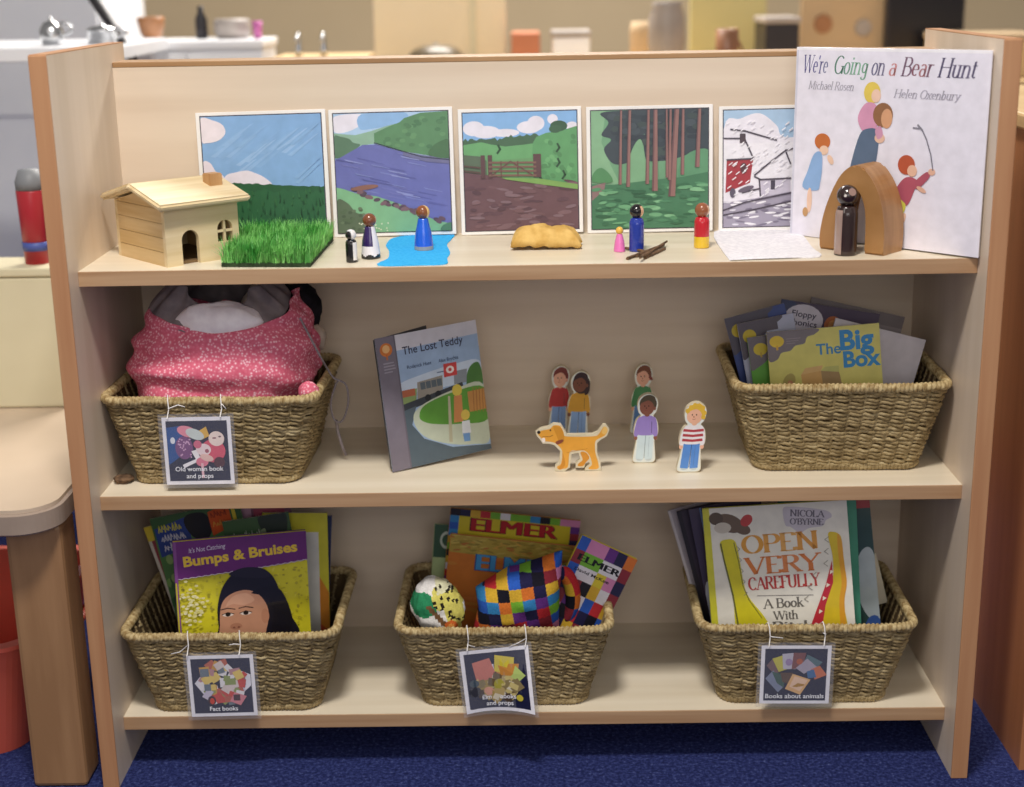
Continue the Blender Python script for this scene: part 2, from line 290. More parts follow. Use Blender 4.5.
class Art:
    """flat printing: coloured shapes laid over each other on a card of size w x h (x to the right, z up, front towards -y)"""
    EPS = 1.3e-5
    def __init__(s, w, h, x0=None, y=0, z0=0, depth=None):
        s.bm = bmesh.new(); s.lay = colour_layer(s.bm); s.w, s.h = w, h; s.x0 = -w/2 if x0 is None else x0; s.y = y; s.z0 = z0; s.k = 1; s.depth = depth; s.clip = not (w == 1 and h == 1); s.vk = 1
    def full(s, c): k = s.vk; s.vk = 1; s.rect(0, 0, 1, 1, c); s.vk = k; return s
    def P(s, u, v):
        v = 1-(1-v)*s.vk
        if s.clip: u, v = min(max(u, 0), 1), min(max(v, 0), 1)
        y = s.y + (s.depth(u, v) if s.depth else 0)
        return (s.x0+u*s.w, y-s.k*s.EPS, s.z0+v*s.h)
    def raw(s, faces, c):
        c = lin(c)
        for f in faces:
            q = []
            for p in f:
                if not q or (abs(p[0]-q[-1][0])+abs(p[1]-q[-1][1])) > 1e-5: q.append(p)
            if len(q) > 2 and abs(q[0][0]-q[-1][0])+abs(q[0][1]-q[-1][1]) < 1e-5: q.pop()
            if len(q) < 3: continue
            fc = s.bm.faces.new([s.bm.verts.new(s.P(*p)) for p in q])
            for l in fc.loops: l[s.lay] = c
        s.k += 1; return s
    def poly(s, pts, c): return s.raw([pts], c)
    def rect(s, x0, y0, x1, y1, c, n=1):
        if n == 1: return s.raw([[(x0, y0), (x1, y0), (x1, y1), (x0, y1)]], c)
        st = [(x0+(x1-x0)*i/n) for i in range(n+1)]; sv = [(y0+(y1-y0)*i/n) for i in range(n+1)]
        return s.raw([[(st[i], sv[j]), (st[i+1], sv[j]), (st[i+1], sv[j+1]), (st[i], sv[j+1])] for i in range(n) for j in range(n)], c)
    def ell(s, cx, cy, rx, ry, c, rot=0, n=22):
        cr, sr = math.cos(rot), math.sin(rot)
        return s.raw([[(cx+rx*math.cos(a)*cr-ry*math.sin(a)*sr, cy+rx*math.cos(a)*sr+ry*math.sin(a)*cr) for a in [2*PI*i/n for i in range(n)]]], c)
    def sm(s, pts, c, k=5):
        o = []; N = len(pts)
        for i in range(N):
            p0, p1, p2, p3 = pts[i-1], pts[i], pts[(i+1) % N], pts[(i+2) % N]
            for j in range(k):
                t = j/k; o.append(tuple(.5*(2*p1[d]+(p2[d]-p0[d])*t+(2*p0[d]-5*p1[d]+4*p2[d]-p3[d])*t*t+(3*p1[d]-p0[d]-3*p2[d]+p3[d])*t**3) for d in (0, 1)))
        return s.raw([o], c)
    def line(s, pts, w, c):
        fs = []
        for (a, b), (x, y) in zip(pts, pts[1:]):
            dx, dy = (x-a)*s.w, (y-b)*s.h; L = math.hypot(dx, dy) or 1; nx, ny = -dy/L*w/2*1, dx/L*w/2*1
            nx, ny = nx, ny*s.w/s.h
            ex, ey = dx/L*w*.3, dy/L*w*.3*s.w/s.h
            fs.append([(a+nx-ex, b+ny-ey), (a-nx-ex, b-ny-ey), (x-nx+ex, y-ny+ey), (x+nx+ex, y+ny+ey)])
        return s.raw(fs, c)
    def text(s, t, x, y, size, c, bold=0., shear=0, align='l', width=None, rot=0):
        vs, fs = glyphs(t, bold)
        if not vs: return s
        x0 = min(v[0] for v in vs); x1 = max(v[0] for v in vs); sx = size if width is None else width/(x1-x0)
        off = {'l': 0, 'c': -(x1-x0)/2, 'r': -(x1-x0)}[align]; ar = s.w/s.h/s.vk; cr, sr = math.cos(rot), math.sin(rot); q = []
        for a, b in vs:
            X = (a-x0+off+b*shear)*sx; Y = b*size; q.append((x+X*cr-Y*sr, y+(X*sr+Y*cr)*ar))
        return s.raw([[q[i] for i in f] for f in fs], c)
    def serif(s, t, x, y, size, cols, thick=.13, thin=.035, shear=0, track=1., rot=0, width=None, sq=1.):
        """cols: one colour or one per letter"""
        total = sum(SF[ch][0] for ch in t)*track
        sx = size*sq if width is None else width/total; ar = s.w/s.h/s.vk; X = 0; cr, sr = math.cos(rot), math.sin(rot)
        def tr(p):
            a = (X+p[0]+p[1]*shear)*sx; b = p[1]*size; return (x+a*cr-b*sr, y+(a*sr+b*cr)*ar)
        i = 0
        for ch in t:
            adv, strokes, ser = SF[ch]; c = cols if isinstance(cols, str) else cols[min(i, len(cols)-1)]; i += 1; fs = []
            for st in strokes:
                N = len(st); Lp, Rp = [], []
                closed = N > 3 and abs(st[0][0]-st[-1][0])+abs(st[0][1]-st[-1][1]) < 1e-4
                for j, p in enumerate(st):
                    a = st[j-1] if j else (st[-2] if closed else p); b = st[j+1] if j < N-1 else (st[1] if closed else p)
                    dx, dy = b[0]-a[0], b[1]-a[1]; L = math.hypot(dx, dy) or 1
                    wd = thin+(thick-thin)*abs(dy/L)**1.3
                    if N == 2 and dx*dy > 0 and abs(dx) > .15: wd = thin*1.3
                    nx, ny = -dy/L*wd/2, dx/L*wd/2; Lp.append((p[0]+nx, p[1]+ny)); Rp.append((p[0]-nx, p[1]-ny))
                for j in range(N-1): fs.append([tr(Lp[j]), tr(Rp[j]), tr(Rp[j+1]), tr(Lp[j+1])])
            for (a, b) in ser: fs.append([tr((a-.13, b-thin*.55)), tr((a+.13, b-thin*.55)), tr((a+.13, b+thin*.55)), tr((a-.13, b+thin*.55))])
            if fs: s.raw(fs, c)
            X += adv*track
        return s
    def done(s, name, mat, parent): return link(name, s.bm, mat, parent)

# ------------------------------------------------------------------ card frame from its top corners
def frame(TL, TR, yl, yr, tilt, floor=None, h=None):
    """matrix of an upright leaning card: origin at the middle of its bottom edge, x along the edge, z up the card, -y to the viewer"""
    a, b = aty(*TL, yl), aty(*TR, yr); X = (b-a); w = X.length; X.normalize()
    f = Vector((X.x, X.y, 0)).normalized(); back = Vector((-f.y, f.x, 0))
    u = back*math.sin(tilt)+Vector((0, 0, math.cos(tilt))); Z = (u-X*u.dot(X)).normalized(); Y = Z.cross(X)
    if h is None: h = (min(a.z, b.z)-floor)/Z.z if True else 0
    o = (a+b)/2-Z*h
    M = Matrix((X, Y, Z)).transposed().to_4x4(); M.translation = o
    return M, w, h

# ================================================================== setting
bm = bx(-4, 4, -3.2, 4.6, -.05, 0); struct('floor', bm, 'carpet')
bm = bx(-4, 4, 4.6, 4.7, 0, 2.6); struct('wall_back', bm, 'olive')

# ================================================================== bookcase
PT = .0205; PH = .948
bc = thing('bookcase', 'low open birch bookcase with three shelves standing on navy carpet', 'bookcase', (0, .17, 0))
def inbc(o): o.parent = bc; o.matrix_parent_inverse = Matrix.Translation((0, -.17, 0)); return o
for s in (-1, 1):
    x0, x1 = (HX, HX+PT) if s > 0 else (-HX-PT, -HX)
    p = inbc(link('side_panel', bx(x0, x1, .0035, DL+.016, 0, PH), 'laminate_z'))
    e = bmesh.new(); box(e, x0-.0004, x1+.0004, 0, .0034, 0, PH+.0004, 0, .0012); box(e, x0, x1, .0035, DL+.016, PH+.0001, PH+.0012)
    link('edge_banding', e, 'edge_z', p)
def shelf_board(z):
    y1 = DU if z == Z1 else DL
    p = inbc(link('shelf', bx(-HX, HX, FR[z]+.002, y1, z-ST, z), 'laminate_shelf'))
    link('edge_banding', bx(-HX, HX, FR[z], FR[z]+.0019, z-ST, z, 0, .0006), 'edge_x', p)
for z in (Z1, Z2, Z3): shelf_board(z)
p = inbc(link('back_panel', bx(-HX, HX, DU, DL+.014, Z1-ST, .918), 'laminate_x'))
link('edge_banding', bx(-HX, HX, DU-.0005, DL+.014, .9181, .925, 0, .001), 'edge_back', p)
inbc(link('back_panel', bx(-HX, HX, DL, DL+.014, Z3-ST, Z1-ST), 'laminate_x'))

# ================================================================== baskets
BW, BD, TW, TD, BH = .217, .182, .282, .226, .1165
def perim(z, n, grow=0):
    t = z/BH; hw = (BW+(TW-BW)*t)/2+grow; hd = (BD+(TD-BD)*t)/2+grow; r = .022+.004*t; out = []
    segs = [((hw-r, -hd+r), -90), ((hw-r, hd-r), 0), ((-hw+r, hd-r), 90), ((-hw+r, -hd+r), 180)]
    pts = []
    for (cx, cy), a0 in segs:
        for i in range(9):
            a = math.radians(a0+i*90/8); pts.append((cx+r*math.cos(a), cy+r*math.sin(a)))
    L = [0]
    for a, b in zip(pts, pts[1:]+pts[:1]): L.append(L[-1]+math.dist(a, b))
    j = 0
    for i in range(n):
        d = L[-1]*i/n
        while L[j+1] < d: j += 1
        a, b = pts[j], pts[(j+1) % len(pts)]; f = (d-L[j])/(L[j+1]-L[j]); dx, dy = b[0]-a[0], b[1]-a[1]; q = math.hypot(dx, dy)
        out.append((a[0]+dx*f, a[1]+dy*f, dy/q, -dx/q))
    return out, L[-1]
def weave_bm():
    bm = bmesh.new(); rows = 21; rnd = random.Random(3); cols = 46
    for k in range(rows):
        z = .0085+k*(BH-.0135)/(rows-1); n = 552; P, L = perim(z, n); pts = []; ph = rnd.uniform(-.3, .3); flip = 0
        for i, (x, y, nx, ny) in enumerate(P):
            a = PI*cols*i/n+ph+flip*.5*PI+.5*noise.noise((x*30, y*30, k*2.3))
            o = .0034*abs(math.sin(a))-.0016+.0012*noise.noise((x*70, y*70, k*3.1)); dz = .0007*math.cos(a)*math.sin(a)*2+.0021*noise.noise((x*50+9, y*50, k*1.7))
            pts.append((x+nx*o, y+ny*o, z+dz))
        tube(bm, pts, lambda i, a: .00262*(1+.16*math.sin(i*1.6+a)), 6, closed=True)
    for c in range(cols):                                      # the upright stakes
        pts = []
        for j in range(7):
            z = .004+j*(BH-.006)/6; P, _ = perim(z, 276, -.001); x, y, nx, ny = P[(c*6) % 276]; pts.append((x, y, z))
        tube(bm, pts, .0026, 6)
    return bm
def rim_bm(z, r, wraps, base=False, n=1300):
    bm = bmesh.new(); P, L = perim(z, n); pts = [(x, y, z+.0014*noise.noise((x*30, y*30, 4))) for x, y, _, _ in P]
    return tube(bm, pts, lambda i, a: r*(1+.34*abs(math.sin(PI*wraps*i/n+a*.5))-.17), 8, closed=True)
def make_basket():
    t = thing('seagrass_basket', 'x', 'basket', (0, 0, 0), 0, 'woven seagrass storage baskets')
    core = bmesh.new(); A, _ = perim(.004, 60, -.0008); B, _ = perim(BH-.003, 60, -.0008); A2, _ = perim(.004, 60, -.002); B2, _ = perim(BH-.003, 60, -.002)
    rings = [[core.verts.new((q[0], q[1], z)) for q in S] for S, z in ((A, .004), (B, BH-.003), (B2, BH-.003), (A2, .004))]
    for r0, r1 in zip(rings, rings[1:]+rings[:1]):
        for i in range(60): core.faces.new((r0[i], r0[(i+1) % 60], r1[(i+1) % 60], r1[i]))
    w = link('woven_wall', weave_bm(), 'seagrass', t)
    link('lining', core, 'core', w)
    link('rim', rim_bm(BH+.0015, .0058, 168), 'rope', t)
    link('base_braid', rim_bm(.0052, .0046, 150, True), 'seagrass', t)
    b = bmesh.new(); P, _ = perim(.003, 48, -.003)
    lo = [b.verts.new((x, y, .0012)) for x, y, _, _ in P]; hi = [b.verts.new((x, y, .005)) for x, y, _, _ in P]
    b.faces.new(lo[::-1]); b.faces.new(hi)
    for i in range(48): b.faces.new((lo[i], lo[(i+1) % 48], hi[(i+1) % 48], hi[i]))
    link('bottom', b, 'seagrass', t)
    return t
def copy_tree(o, parent=None):
    c = o.copy(); COL.objects.link(c)
    if parent: c.parent = parent
    for ch in list(o.children): copy_tree(ch, c)
    return c
basket0 = make_basket()
BASK = [  # x, y of the rim front edge, shelf, turn, label
 (-.4068, .0620, Z2, -.04, 'seagrass basket on the middle shelf filled with a pink floral bag'),
 (.4068, .0810, Z2, -.02, 'seagrass basket on the middle shelf at right, no hanging card, holding a yellow-covered book'),
 (-.4000, .0390, Z3, -.01, 'seagrass basket on the bottom shelf with a purple and yellow book in it'),
 (-.0365, .0460, Z3, -.01, 'seagrass basket in the middle of the bottom shelf holding patchwork toys'),
 (.3660, .0430, Z3, -.015, 'seagrass basket on the bottom shelf with a white book with yellow sweeps')]
CTR = {}
for i, (x, yf, z, rz, lab) in enumerate(BASK):
    o = basket0 if i == 0 else copy_tree(basket0)
    y = yf+TD/2+.005; o.location = (x, y, z+.0002); o.rotation_euler = (0, 0, rz); o['label'] = lab; o.scale.x = .965 if i < 2 else 1; CTR[i] = (x, y, z)

# ================================================================== hanging name cards
def collage(A, box_, cols, seed, n):
    rnd = random.Random(seed); x0, y0, x1, y1 = box_
    for i in range(n):
        cx, cy = rnd.uniform(x0, x1), rnd.uniform(y0, y1); d = math.hypot((cx-(x0+x1)/2)/(x1-x0), (cy-(y0+y1)/2)/(y1-y0))
        if d > .5: continue
        w, h, a = rnd.uniform(.08, .17), rnd.uniform(.08, .17), rnd.uniform(-.9, .9); c, s = math.cos(a), math.sin(a)
        A.poly([(cx+(p*w*c-q*h*s)/2, cy+(p*w*s+q*h*c)/2) for p, q in ((-1, -1), (1, -1), (1, 1), (-1, 1))], rnd.choice(cols))
def name_card(label, c4, y, lines, deco, bask_i, curl=0, strings=()):
    TL, TR, BR, BL = c4
    a, b, c, d = aty(*TL, y), aty(*TR, y), aty(*BR, y-.001), aty(*BL, y-.001)
    w = (b-a).length*.5+(c-d).length*.5; X = ((b-a)+(c-d)).normalized(); Z = ((a-d)+(b-c)); h = Z.length/2; Z = (Z-X*Z.dot(X)).normalized(); Y = Z.cross(X)
    M = Matrix((X, Y, Z)).transposed().to_4x4(); M.translation = (c+d)/2
    t = thing('name_card', label, 'label card', group='hanging picture cards on the baskets', mat=M)
    dep = (lambda u, v: -curl*(u-.3)**2*(1-v)*.05) if curl else None
    A = Art(w, h, depth=dep); N = 8 if curl else 1
    A.rect(0, 0, 1, 1, '#f1eff6', N); A.k = 20; A.rect(.055, .055, .945, .945, '#191b3b', N); A.k = 60; deco(A)
    yy = .205 if len(lines) == 2 else .1
    for ln in lines:
        A.text(ln, .5, yy, .098, '#f4f4fa', .012, 0, 'c', width=None if len(ln) < 18 else .84); yy -= .105
    A.done('card', 'satin', t)
    L = bmesh.new(); g = .0045; n = 10
    for yo in (-.0016, .0009):
        for i in range(n):
            u0, u1 = i/n, (i+1)/n; f = lambda u, v: -curl*(u-.3)**2*(1-v)*.05
            L.faces.new([L.verts.new((-w/2-g+(w+2*g)*uu, yo+f(uu, vv), -g+(h+2*g)*vv)) for uu, vv in ((u0, 0), (u1, 0), (u1, 1), (u0, 1))])
    link('laminate_pouch', L, 'clear', t)
    inv = M.inverted(); bx_, by_, bz_ = CTR[bask_i]; zr = bz_+BH+.002; yr = by_-TD/2
    for (su, tail) in strings:
        p0 = aty(*su, y-.003)
        loop = [p0, Vector((p0.x+.002, yr-.0085, zr-.008)), Vector((p0.x+.001, yr-.0065, zr+.004)), Vector((p0.x, yr, zr+.0085)), Vector((p0.x-.002, yr+.008, zr+.002))]
        s = bmesh.new(); tube(s, [inv @ q for q in loop], .0008, 6)
        tl = [Vector((p0.x+.0015, yr-.009, zr-.007))]
        for (tu, tv) in tail: tl.append(aty(tu, tv, yr-.0105))
        tube(s, [inv @ q for q in tl], .0007, 6)
        link('string', s, 'string', t)
    return t
def deco_old(A):
    A.poly([(.06, .3), (.06, .85), (.3, .88), (.28, .45)], '#1c4f94'); A.ell(.14, .66, .035, .05, '#dfe3ee')
    A.poly([(.5, .78), (.64, .86), (.68, .72), (.55, .66)], '#e0b24a')
    A.ell(.36, .79, .15, .08, '#e58fa2', -.3); A.ell(.47, .75, .14, .075, '#cfd8d6', -.4); A.ell(.3, .55, .13, .17, '#7d4a80'); 
    for k in range(26): q = random.Random(k); A.ell(.3+q.uniform(-.1, .1), .55+q.uniform(-.14, .14), .012, .012, '#d7a9cf')
    A.ell(.72, .5, .18, .17, '#d7536c'); A.ell(.78, .68, .115, .11, '#f0dcd4'); A.ell(.75, .69, .03, .012, '#8b5a60'); A.ell(.83, .71, .02, .012, '#6b4a55')
    A.ell(.58, .52, .11, .09, '#efd9dc'); A.ell(.63, .5, .03, .03, '#a65a68'); A.ell(.5, .6, .06, .06, '#d46a86'); A.ell(.8, .33, .08, .08, '#532432')
    A.poly([(.4, .5), (.47, .52), (.56, .34), (.5, .3)], '#f3eef2'); A.poly([(.26, .3), (.5, .4), (.52, .36), (.28, .25)], '#f2eef4')
    A.ell(.55, .34, .09, .07, '#e07d95'); A.ell(.62, .4, .1, .05, '#e8c0b8', -.3); A.rect(.53, .1, .565, .32, '#e9bac6')
def deco_fact(A):
    A.poly([(.09, .55), (.2, .68), (.42, .36), (.3, .24)], '#dedde8'); A.poly([(.78, .75), (.94, .68), (.94, .5), (.72, .3), (.66, .5)], '#e4e2ec')
    collage(A, (.18, .22, .84, .86), ['#b9634f', '#d8c9c6', '#8d9a5a', '#cc9a44', '#c94a42', '#e6e2e6', '#6d7a86', '#b98a90', '#e0c56a', '#c9c2d6'], 4, 75)
    A.poly([(.6, .25), (.68, .4), (.86, .33), (.76, .18)], '#d4838f'); A.rect(.66, .26, .76, .36, '#4a2c33'); A.ell(.33, .27, .06, .075, '#3a2028'); A.ell(.335, .26, .035, .05, '#c4584f')
def deco_elm(A):
    A.poly([(.16, .8), (.42, .86), (.5, .55), (.2, .48)], '#cc7a6c'); A.poly([(.26, .74), (.47, .76), (.47, .58), (.3, .58)], '#e3dce6')
    A.poly([(.5, .9), (.78, .84), (.74, .58), (.47, .64)], '#d9c63e'); A.poly([(.5, .76), (.84, .74), (.8, .55), (.5, .58)], '#cc8a3c'); A.poly([(.62, .62), (.76, .74), (.92, .56), (.76, .42)], '#b8cc74')
    A.ell(.66, .6, .04, .04, '#4c3a78'); A.poly([(.62, .52), (.72, .58), (.82, .42), (.74, .34), (.64, .42)], '#3f6ea4'); A.ell(.7, .48, .05, .06, '#a8cbe8')
    collage(A, (.2, .16, .8, .58), ['#8a7a52', '#c9b878', '#4a3a2c', '#a58d4c', '#d6ccb4', '#6d5a3a', '#b7a06a'], 9, 60)
    A.ell(.16, .47, .07, .06, '#3f4d58'); A.ell(.16, .34, .09, .08, '#34343c'); A.ell(.36, .33, .075, .07, '#d99a80'); A.ell(.52, .42, .075, .1, '#a9a040'); A.ell(.8, .22, .05, .05, '#c7b83c')
def deco_anim(A):
    for pts, c in (([(.08, .66), (.18, .8), (.32, .6), (.2, .5)], '#74585c'), ([(.16, .78), (.32, .84), (.38, .6), (.26, .55)], '#c0b84a'), ([(.3, .86), (.48, .88), (.5, .6), (.32, .6)], '#bdb8c8'),
                   ([(.46, .88), (.64, .88), (.6, .62), (.44, .6)], '#7c4a4c'), ([(.66, .85), (.88, .72), (.78, .6), (.6, .7)], '#54707a'), ([(.5, .62), (.66, .78), (.8, .64), (.62, .52)], '#a9a0b2'),
                   ([(.72, .6), (.84, .66), (.95, .5), (.78, .42)], '#c9704c'), ([(.66, .56), (.76, .6), (.8, .46), (.68, .44)], '#3f6a9c'), ([(.07, .44), (.18, .58), (.34, .3), (.26, .2)], '#7d86a0'),
                   ([(.16, .56), (.36, .5), (.34, .28), (.24, .36)], '#3c5a52'), ([(.28, .54), (.46, .54), (.42, .34), (.32, .38)], '#5c4436'), ([(.36, .26), (.46, .52), (.72, .42), (.58, .16)], '#dcae78'),
                   ([(.42, .3), (.49, .48), (.68, .41), (.57, .22)], '#e6c2a6'), ([(.46, .3), (.54, .36), (.64, .34), (.62, .31), (.52, .29)], '#b0822e')):
        A.poly(pts, c)
    A.ell(.55, .73, .045, .05, '#b05a3c'); A.ell(.4, .72, .05, .06, '#9c86ae')
name_card('white-bordered picture card reading Old woman book and props', ((163.3, 418), (232, 416), (235, 484), (167, 484.5)), CTR[0][1]-TD/2-.010, ['Old woman book', 'and props'], deco_old, 0, 0,
          (((167, 419), [(178, 405), (185, 407)]), ((220, 417), [(222, 404), (226, 409)])))
name_card('white-bordered picture card reading Fact books, hung slightly askew', ((182.5, 657), (250, 653.5), (257.5, 716), (192.5, 716)), CTR[2][1]-TD/2-.010, ['Fact books'], deco_fact, 2, 0,
          (((187, 656), [(180, 652), (171, 654)]), ((239, 655), [(234, 644), (229, 645)])))
name_card('white-bordered picture card reading Elmer books and props, with a curled lower corner', ((461.6, 650.5), (530.7, 646), (535, 705), (467.4, 714)), CTR[3][1]-TD/2-.010, ['Elmer books', 'and props'], deco_elm, 3, 1,
          (((467, 651), [(468, 645), (475, 647)]), ((525, 647), [(518, 643), (509, 647)])))
name_card('white-bordered picture card reading Books about animals', ((762, 646), (832, 645), (828.6, 704), (759, 703)), CTR[4][1]-TD/2-.010, ['Books about animals'], deco_anim, 4, 0,
          (((769, 647), [(773, 637), (783, 638)]), ((824, 646), [(826, 634), (823, 633)])))

# ================================================================== story pictures along the back of the top shelf
def mapper(x0, y0, x1, y1):
    def U(*p): return [((x-x0)/(x1-x0), 1-(y-y0)/(y1-y0)) for x, y in p]
    def C(A, cx, cy, rx, ry, c, rot=0, n=22): (u, v), = U((cx, cy)); return A.ell(u, v, rx/(x1-x0), ry/(y1-y0), c, rot, n)
    return U, C
def picture(TL, TR, label, art, yt=.2755, tilt=.085):
    M, w, h = frame(TL, TR, yt, yt, tilt, floor=Z1+.0005)
    h = min(h, w*1.01)*1.0 if False else h
    t = thing('story_picture', label, 'picture card', group='story landscape pictures on the top shelf', mat=M)
    link('card', bx(-w/2, w/2, 0, .002, 0, h, 0, .0006), 'paper', t)
    A = Art(w, h); A.rect(.03, .025, .97, .975, '#3a3340'); A.rect(.038, .033, .962, .967, '#88aeda')
    A2 = Art(w*.924, h*.934, -w*.462, -.0002, h*.033); A.done('print_border', 'satin', t)
    art(A2); o = A2.done('landscape_print', 'satin', t)
    return t
def clipv(p): return [(min(max(x, 0), 1), min(max(y, 0), 1)) for x, y in p]
def wavy(y0, y1, amp, seed, n=26, x0=0., x1=1.):
    q = random.Random(seed); return [(x0+(x1-x0)*i/n, y0+(y1-y0)*i/n+q.uniform(-amp, amp)) for i in range(n+1)]
def art_field(A):
    A.rect(0, 0, 1, 1, '#86aedb')
    for k in range(26):
        q = random.Random(k); x = q.uniform(.1, .9); y = q.uniform(.5, .85); A.poly(clipv([(x-.12, y-.08), (x+.13, y+.09), (x+.16, y+.1), (x-.08, y-.09)]), q.choice(['#8cb3de', '#93b8e2', '#8ab1dd', '#9abde5']))
    A.sm(clipv([(0, .8), (.04, .78), (.14, .8), (.2, .86), (.18, .93), (.1, .97), (0, .985)]), '#e9e0e8'); A.sm(clipv([(0, .44), (0, .62), (.06, .61), (.1, .54), (.16, .5), (.16, .43)]), '#e7dde7')
    A.sm([(.16, .4), (.18, .5), (.28, .53), (.36, .54), (.42, .52), (.5, .48), (.56, .41), (.4, .38)], '#e9e0ea')
    A.poly([(0, 0)]+wavy(.455, .385, .006, 1, 40)+[(1, 0)], '#2c5c3c'); A.poly([(0, 0)]+wavy(.40, .34, .02, 2, 50)+[(1, 0)], '#2f6340')
    q = random.Random(5)
    for k in range(130):
        x = q.uniform(.01, .99); y = q.uniform(0, .34); l = q.uniform(.03, .08); A.poly([(x-.008, y), (x+.008, y), (x+q.uniform(-.015, .015), y+l)], q.choice(['#1f4a2f', '#244f34', '#3a7048', '#34683f', '#1b4029']))
def art_river(A):
    U, C = mapper(30, 88, 515, 572)
    A.rect(0, 0, 1, 1, '#aecbe8'); A.sm(U((32, 100), (150, 92), (150, 130), (90, 160), (32, 160)), '#e6e2ee'); A.sm(U((150, 92), (330, 88), (330, 130), (200, 150), (140, 150)), '#8fb6e0')
    A.poly(U((30, 165), (70, 170), (120, 175), (190, 160), (260, 140), (300, 132), (300, 200), (30, 230)), '#8fb29c')
    A.poly(clipv(U((200, 170), (260, 145), (310, 128), (330, 112), (400, 92), (516, 86), (516, 280), (400, 260), (320, 245), (250, 225), (200, 205))), '#5d8a63')
    for k in range(30): q = random.Random(k+40); x = q.uniform(240, 500); C(A, x, q.uniform(110, 235) if x > 330 else q.uniform(170, 225), 13, 8, q.choice(['#557f5c', '#669469', '#4f7a58']))
    A.sm(clipv(U((30, 180), (60, 180), (95, 190), (110, 205), (140, 215), (100, 240), (30, 265))), '#5e7d66')
    A.poly(clipv(U((30, 275), (150, 215), (210, 215), (310, 245), (400, 272), (516, 282), (516, 580), (30, 580))), '#6a6fae')
    for k in range(46):
        q = random.Random(k); x, y = q.uniform(60, 480), q.uniform(250, 470)
        if y > 230+abs(x-220)*.1: A.poly(clipv(U((x-40, y-8), (x+38, y+10), (x+46, y+15), (x-30, y))), q.choice(['#6064a3', '#7b82bd', '#7477b4', '#5a5d99', '#8d93c8']))
    A.poly(clipv(U((320, 245), (400, 262), (516, 280), (516, 300), (420, 290), (320, 262))), '#6f6f94'); A.sm(clipv(U((430, 262), (450, 225), (490, 205), (516, 205), (516, 275))), '#4d7352'); A.line(clipv(U((200, 208), (320, 245), (400, 270), (516, 284))), .008, '#2b3340')
    A.poly(clipv(U((30, 385), (60, 392), (110, 410), (200, 425), (300, 460), (380, 500), (450, 530), (516, 545), (516, 580), (30, 580))), '#7fb389')
    for k in range(30): q = random.Random(k+9); i = q.random(); C(A, 100+i*390, 400+i*135+q.uniform(-8, 10), 15, 8, q.choice(['#6a525e', '#594a58', '#7c6069', '#4b4050']), q.uniform(-.5, .5))
    C(A, 150, 388, 60, 10, '#8a6258', .1)
    A.sm(clipv(U((30, 440), (75, 450), (110, 490), (160, 500), (170, 540), (150, 580), (30, 580))), '#5b6b55')
    for k in range(26): q = random.Random(k+70); C(A, q.uniform(40, 150), q.uniform(470, 568), 9, 6, q.choice(['#4c5b48', '#67785f', '#56684f']))
    A.sm(clipv(U((470, 580), (480, 550), (516, 540), (516, 580))), '#4f7d62')
    for k in range(14): q = random.Random(k+20); C(A, q.uniform(120, 250), q.uniform(530, 568), 3, 3, '#d6dcc4')
def art_mud(A):
    U, C = mapper(545, 88, 1020, 565)
    A.rect(0, 0, 1, 1, '#86b3e2'); 
    for c in ((590, 150, 45, 30), (640, 165, 60, 25), (850, 135, 36, 30), (820, 150, 50, 25), (920, 120, 22, 20), (1000, 150, 26, 18), (720, 170, 60, 16)): C(A, *c, '#e3e0ec')
    A.poly([(0, .45)]+clipv(U(*[(545+i*9.5, 196+random.Random(i).uniform(-9, 5)-(12 if 18 < i < 34 else 0)) for i in range(51)]))+[(1, .4)], '#47684f')
    A.poly(clipv(U((545, 215), (620, 205), (660, 215), (720, 225), (790, 220), (840, 215), (1021, 250), (1021, 300), (545, 300))), '#6aa56f')
    A.poly(clipv(U((830, 290), (835, 215), (850, 190), (890, 175), (960, 165), (1021, 150), (1021, 400), (940, 392), (880, 370))), '#609c68'); C(A, 945, 148, 36, 22, '#3a5a44'); C(A, 930, 160, 26, 16, '#3f6149')
    for k in range(26): q = random.Random(k); C(A, q.uniform(860, 1010), q.uniform(190, 360), 12, 9, q.choice(['#588f60', '#6eab74', '#548a5c']), q.uniform(-1, 1))
    for x, y in ((938, 235), (938, 295), (960, 345), (690, 235)): A.line(U((x, y-16), (x+8, y), (x-4, y+16)), .018, '#31503a')
    A.poly(clipv(U((545, 255), (610, 262), (640, 280), (640, 345), (545, 330))), '#5a6b58'); A.poly(clipv(U((640, 280), (850, 272), (860, 370), (640, 340))), '#6a9a6a')
    A.poly(clipv(U((545, 325), (640, 338), (720, 352), (880, 382), (1021, 402), (1021, 570), (545, 570))), '#6b4f55')
    for k in range(70): q = random.Random(k); C(A, q.uniform(560, 1005), q.uniform(370, 556), q.uniform(14, 34), q.uniform(4, 9), q.choice(['#74575c', '#624850', '#7c6066', '#5a424a', '#806870']), q.uniform(-.2, .2))
    A.poly(clipv(U((700, 350), (860, 358), (1021, 385), (1021, 405), (880, 384), (720, 358))), '#7da55c')
    for x in (625, 655, 845, 860): A.rect(*(U((x-10, 352))[0]), *(U((x+8, 258))[0]), '#5d4346')
    for y in (288, 305, 322, 340): A.line(U((650, y), (845, y+4)), .017, '#7d5f55')
    for a, b in (((660, 340), (740, 285)), ((740, 285), (830, 342))): A.line(U(a, b), .012, '#6a4e4a')
    for x in (700, 770): A.line(U((x, 285), (x, 345)), .012, '#6a4e4a')
    A.line(U((545, 300), (610, 308)), .014, '#5d4a46'); A.line(U((545, 320), (610, 328)), .014, '#5d4a46')
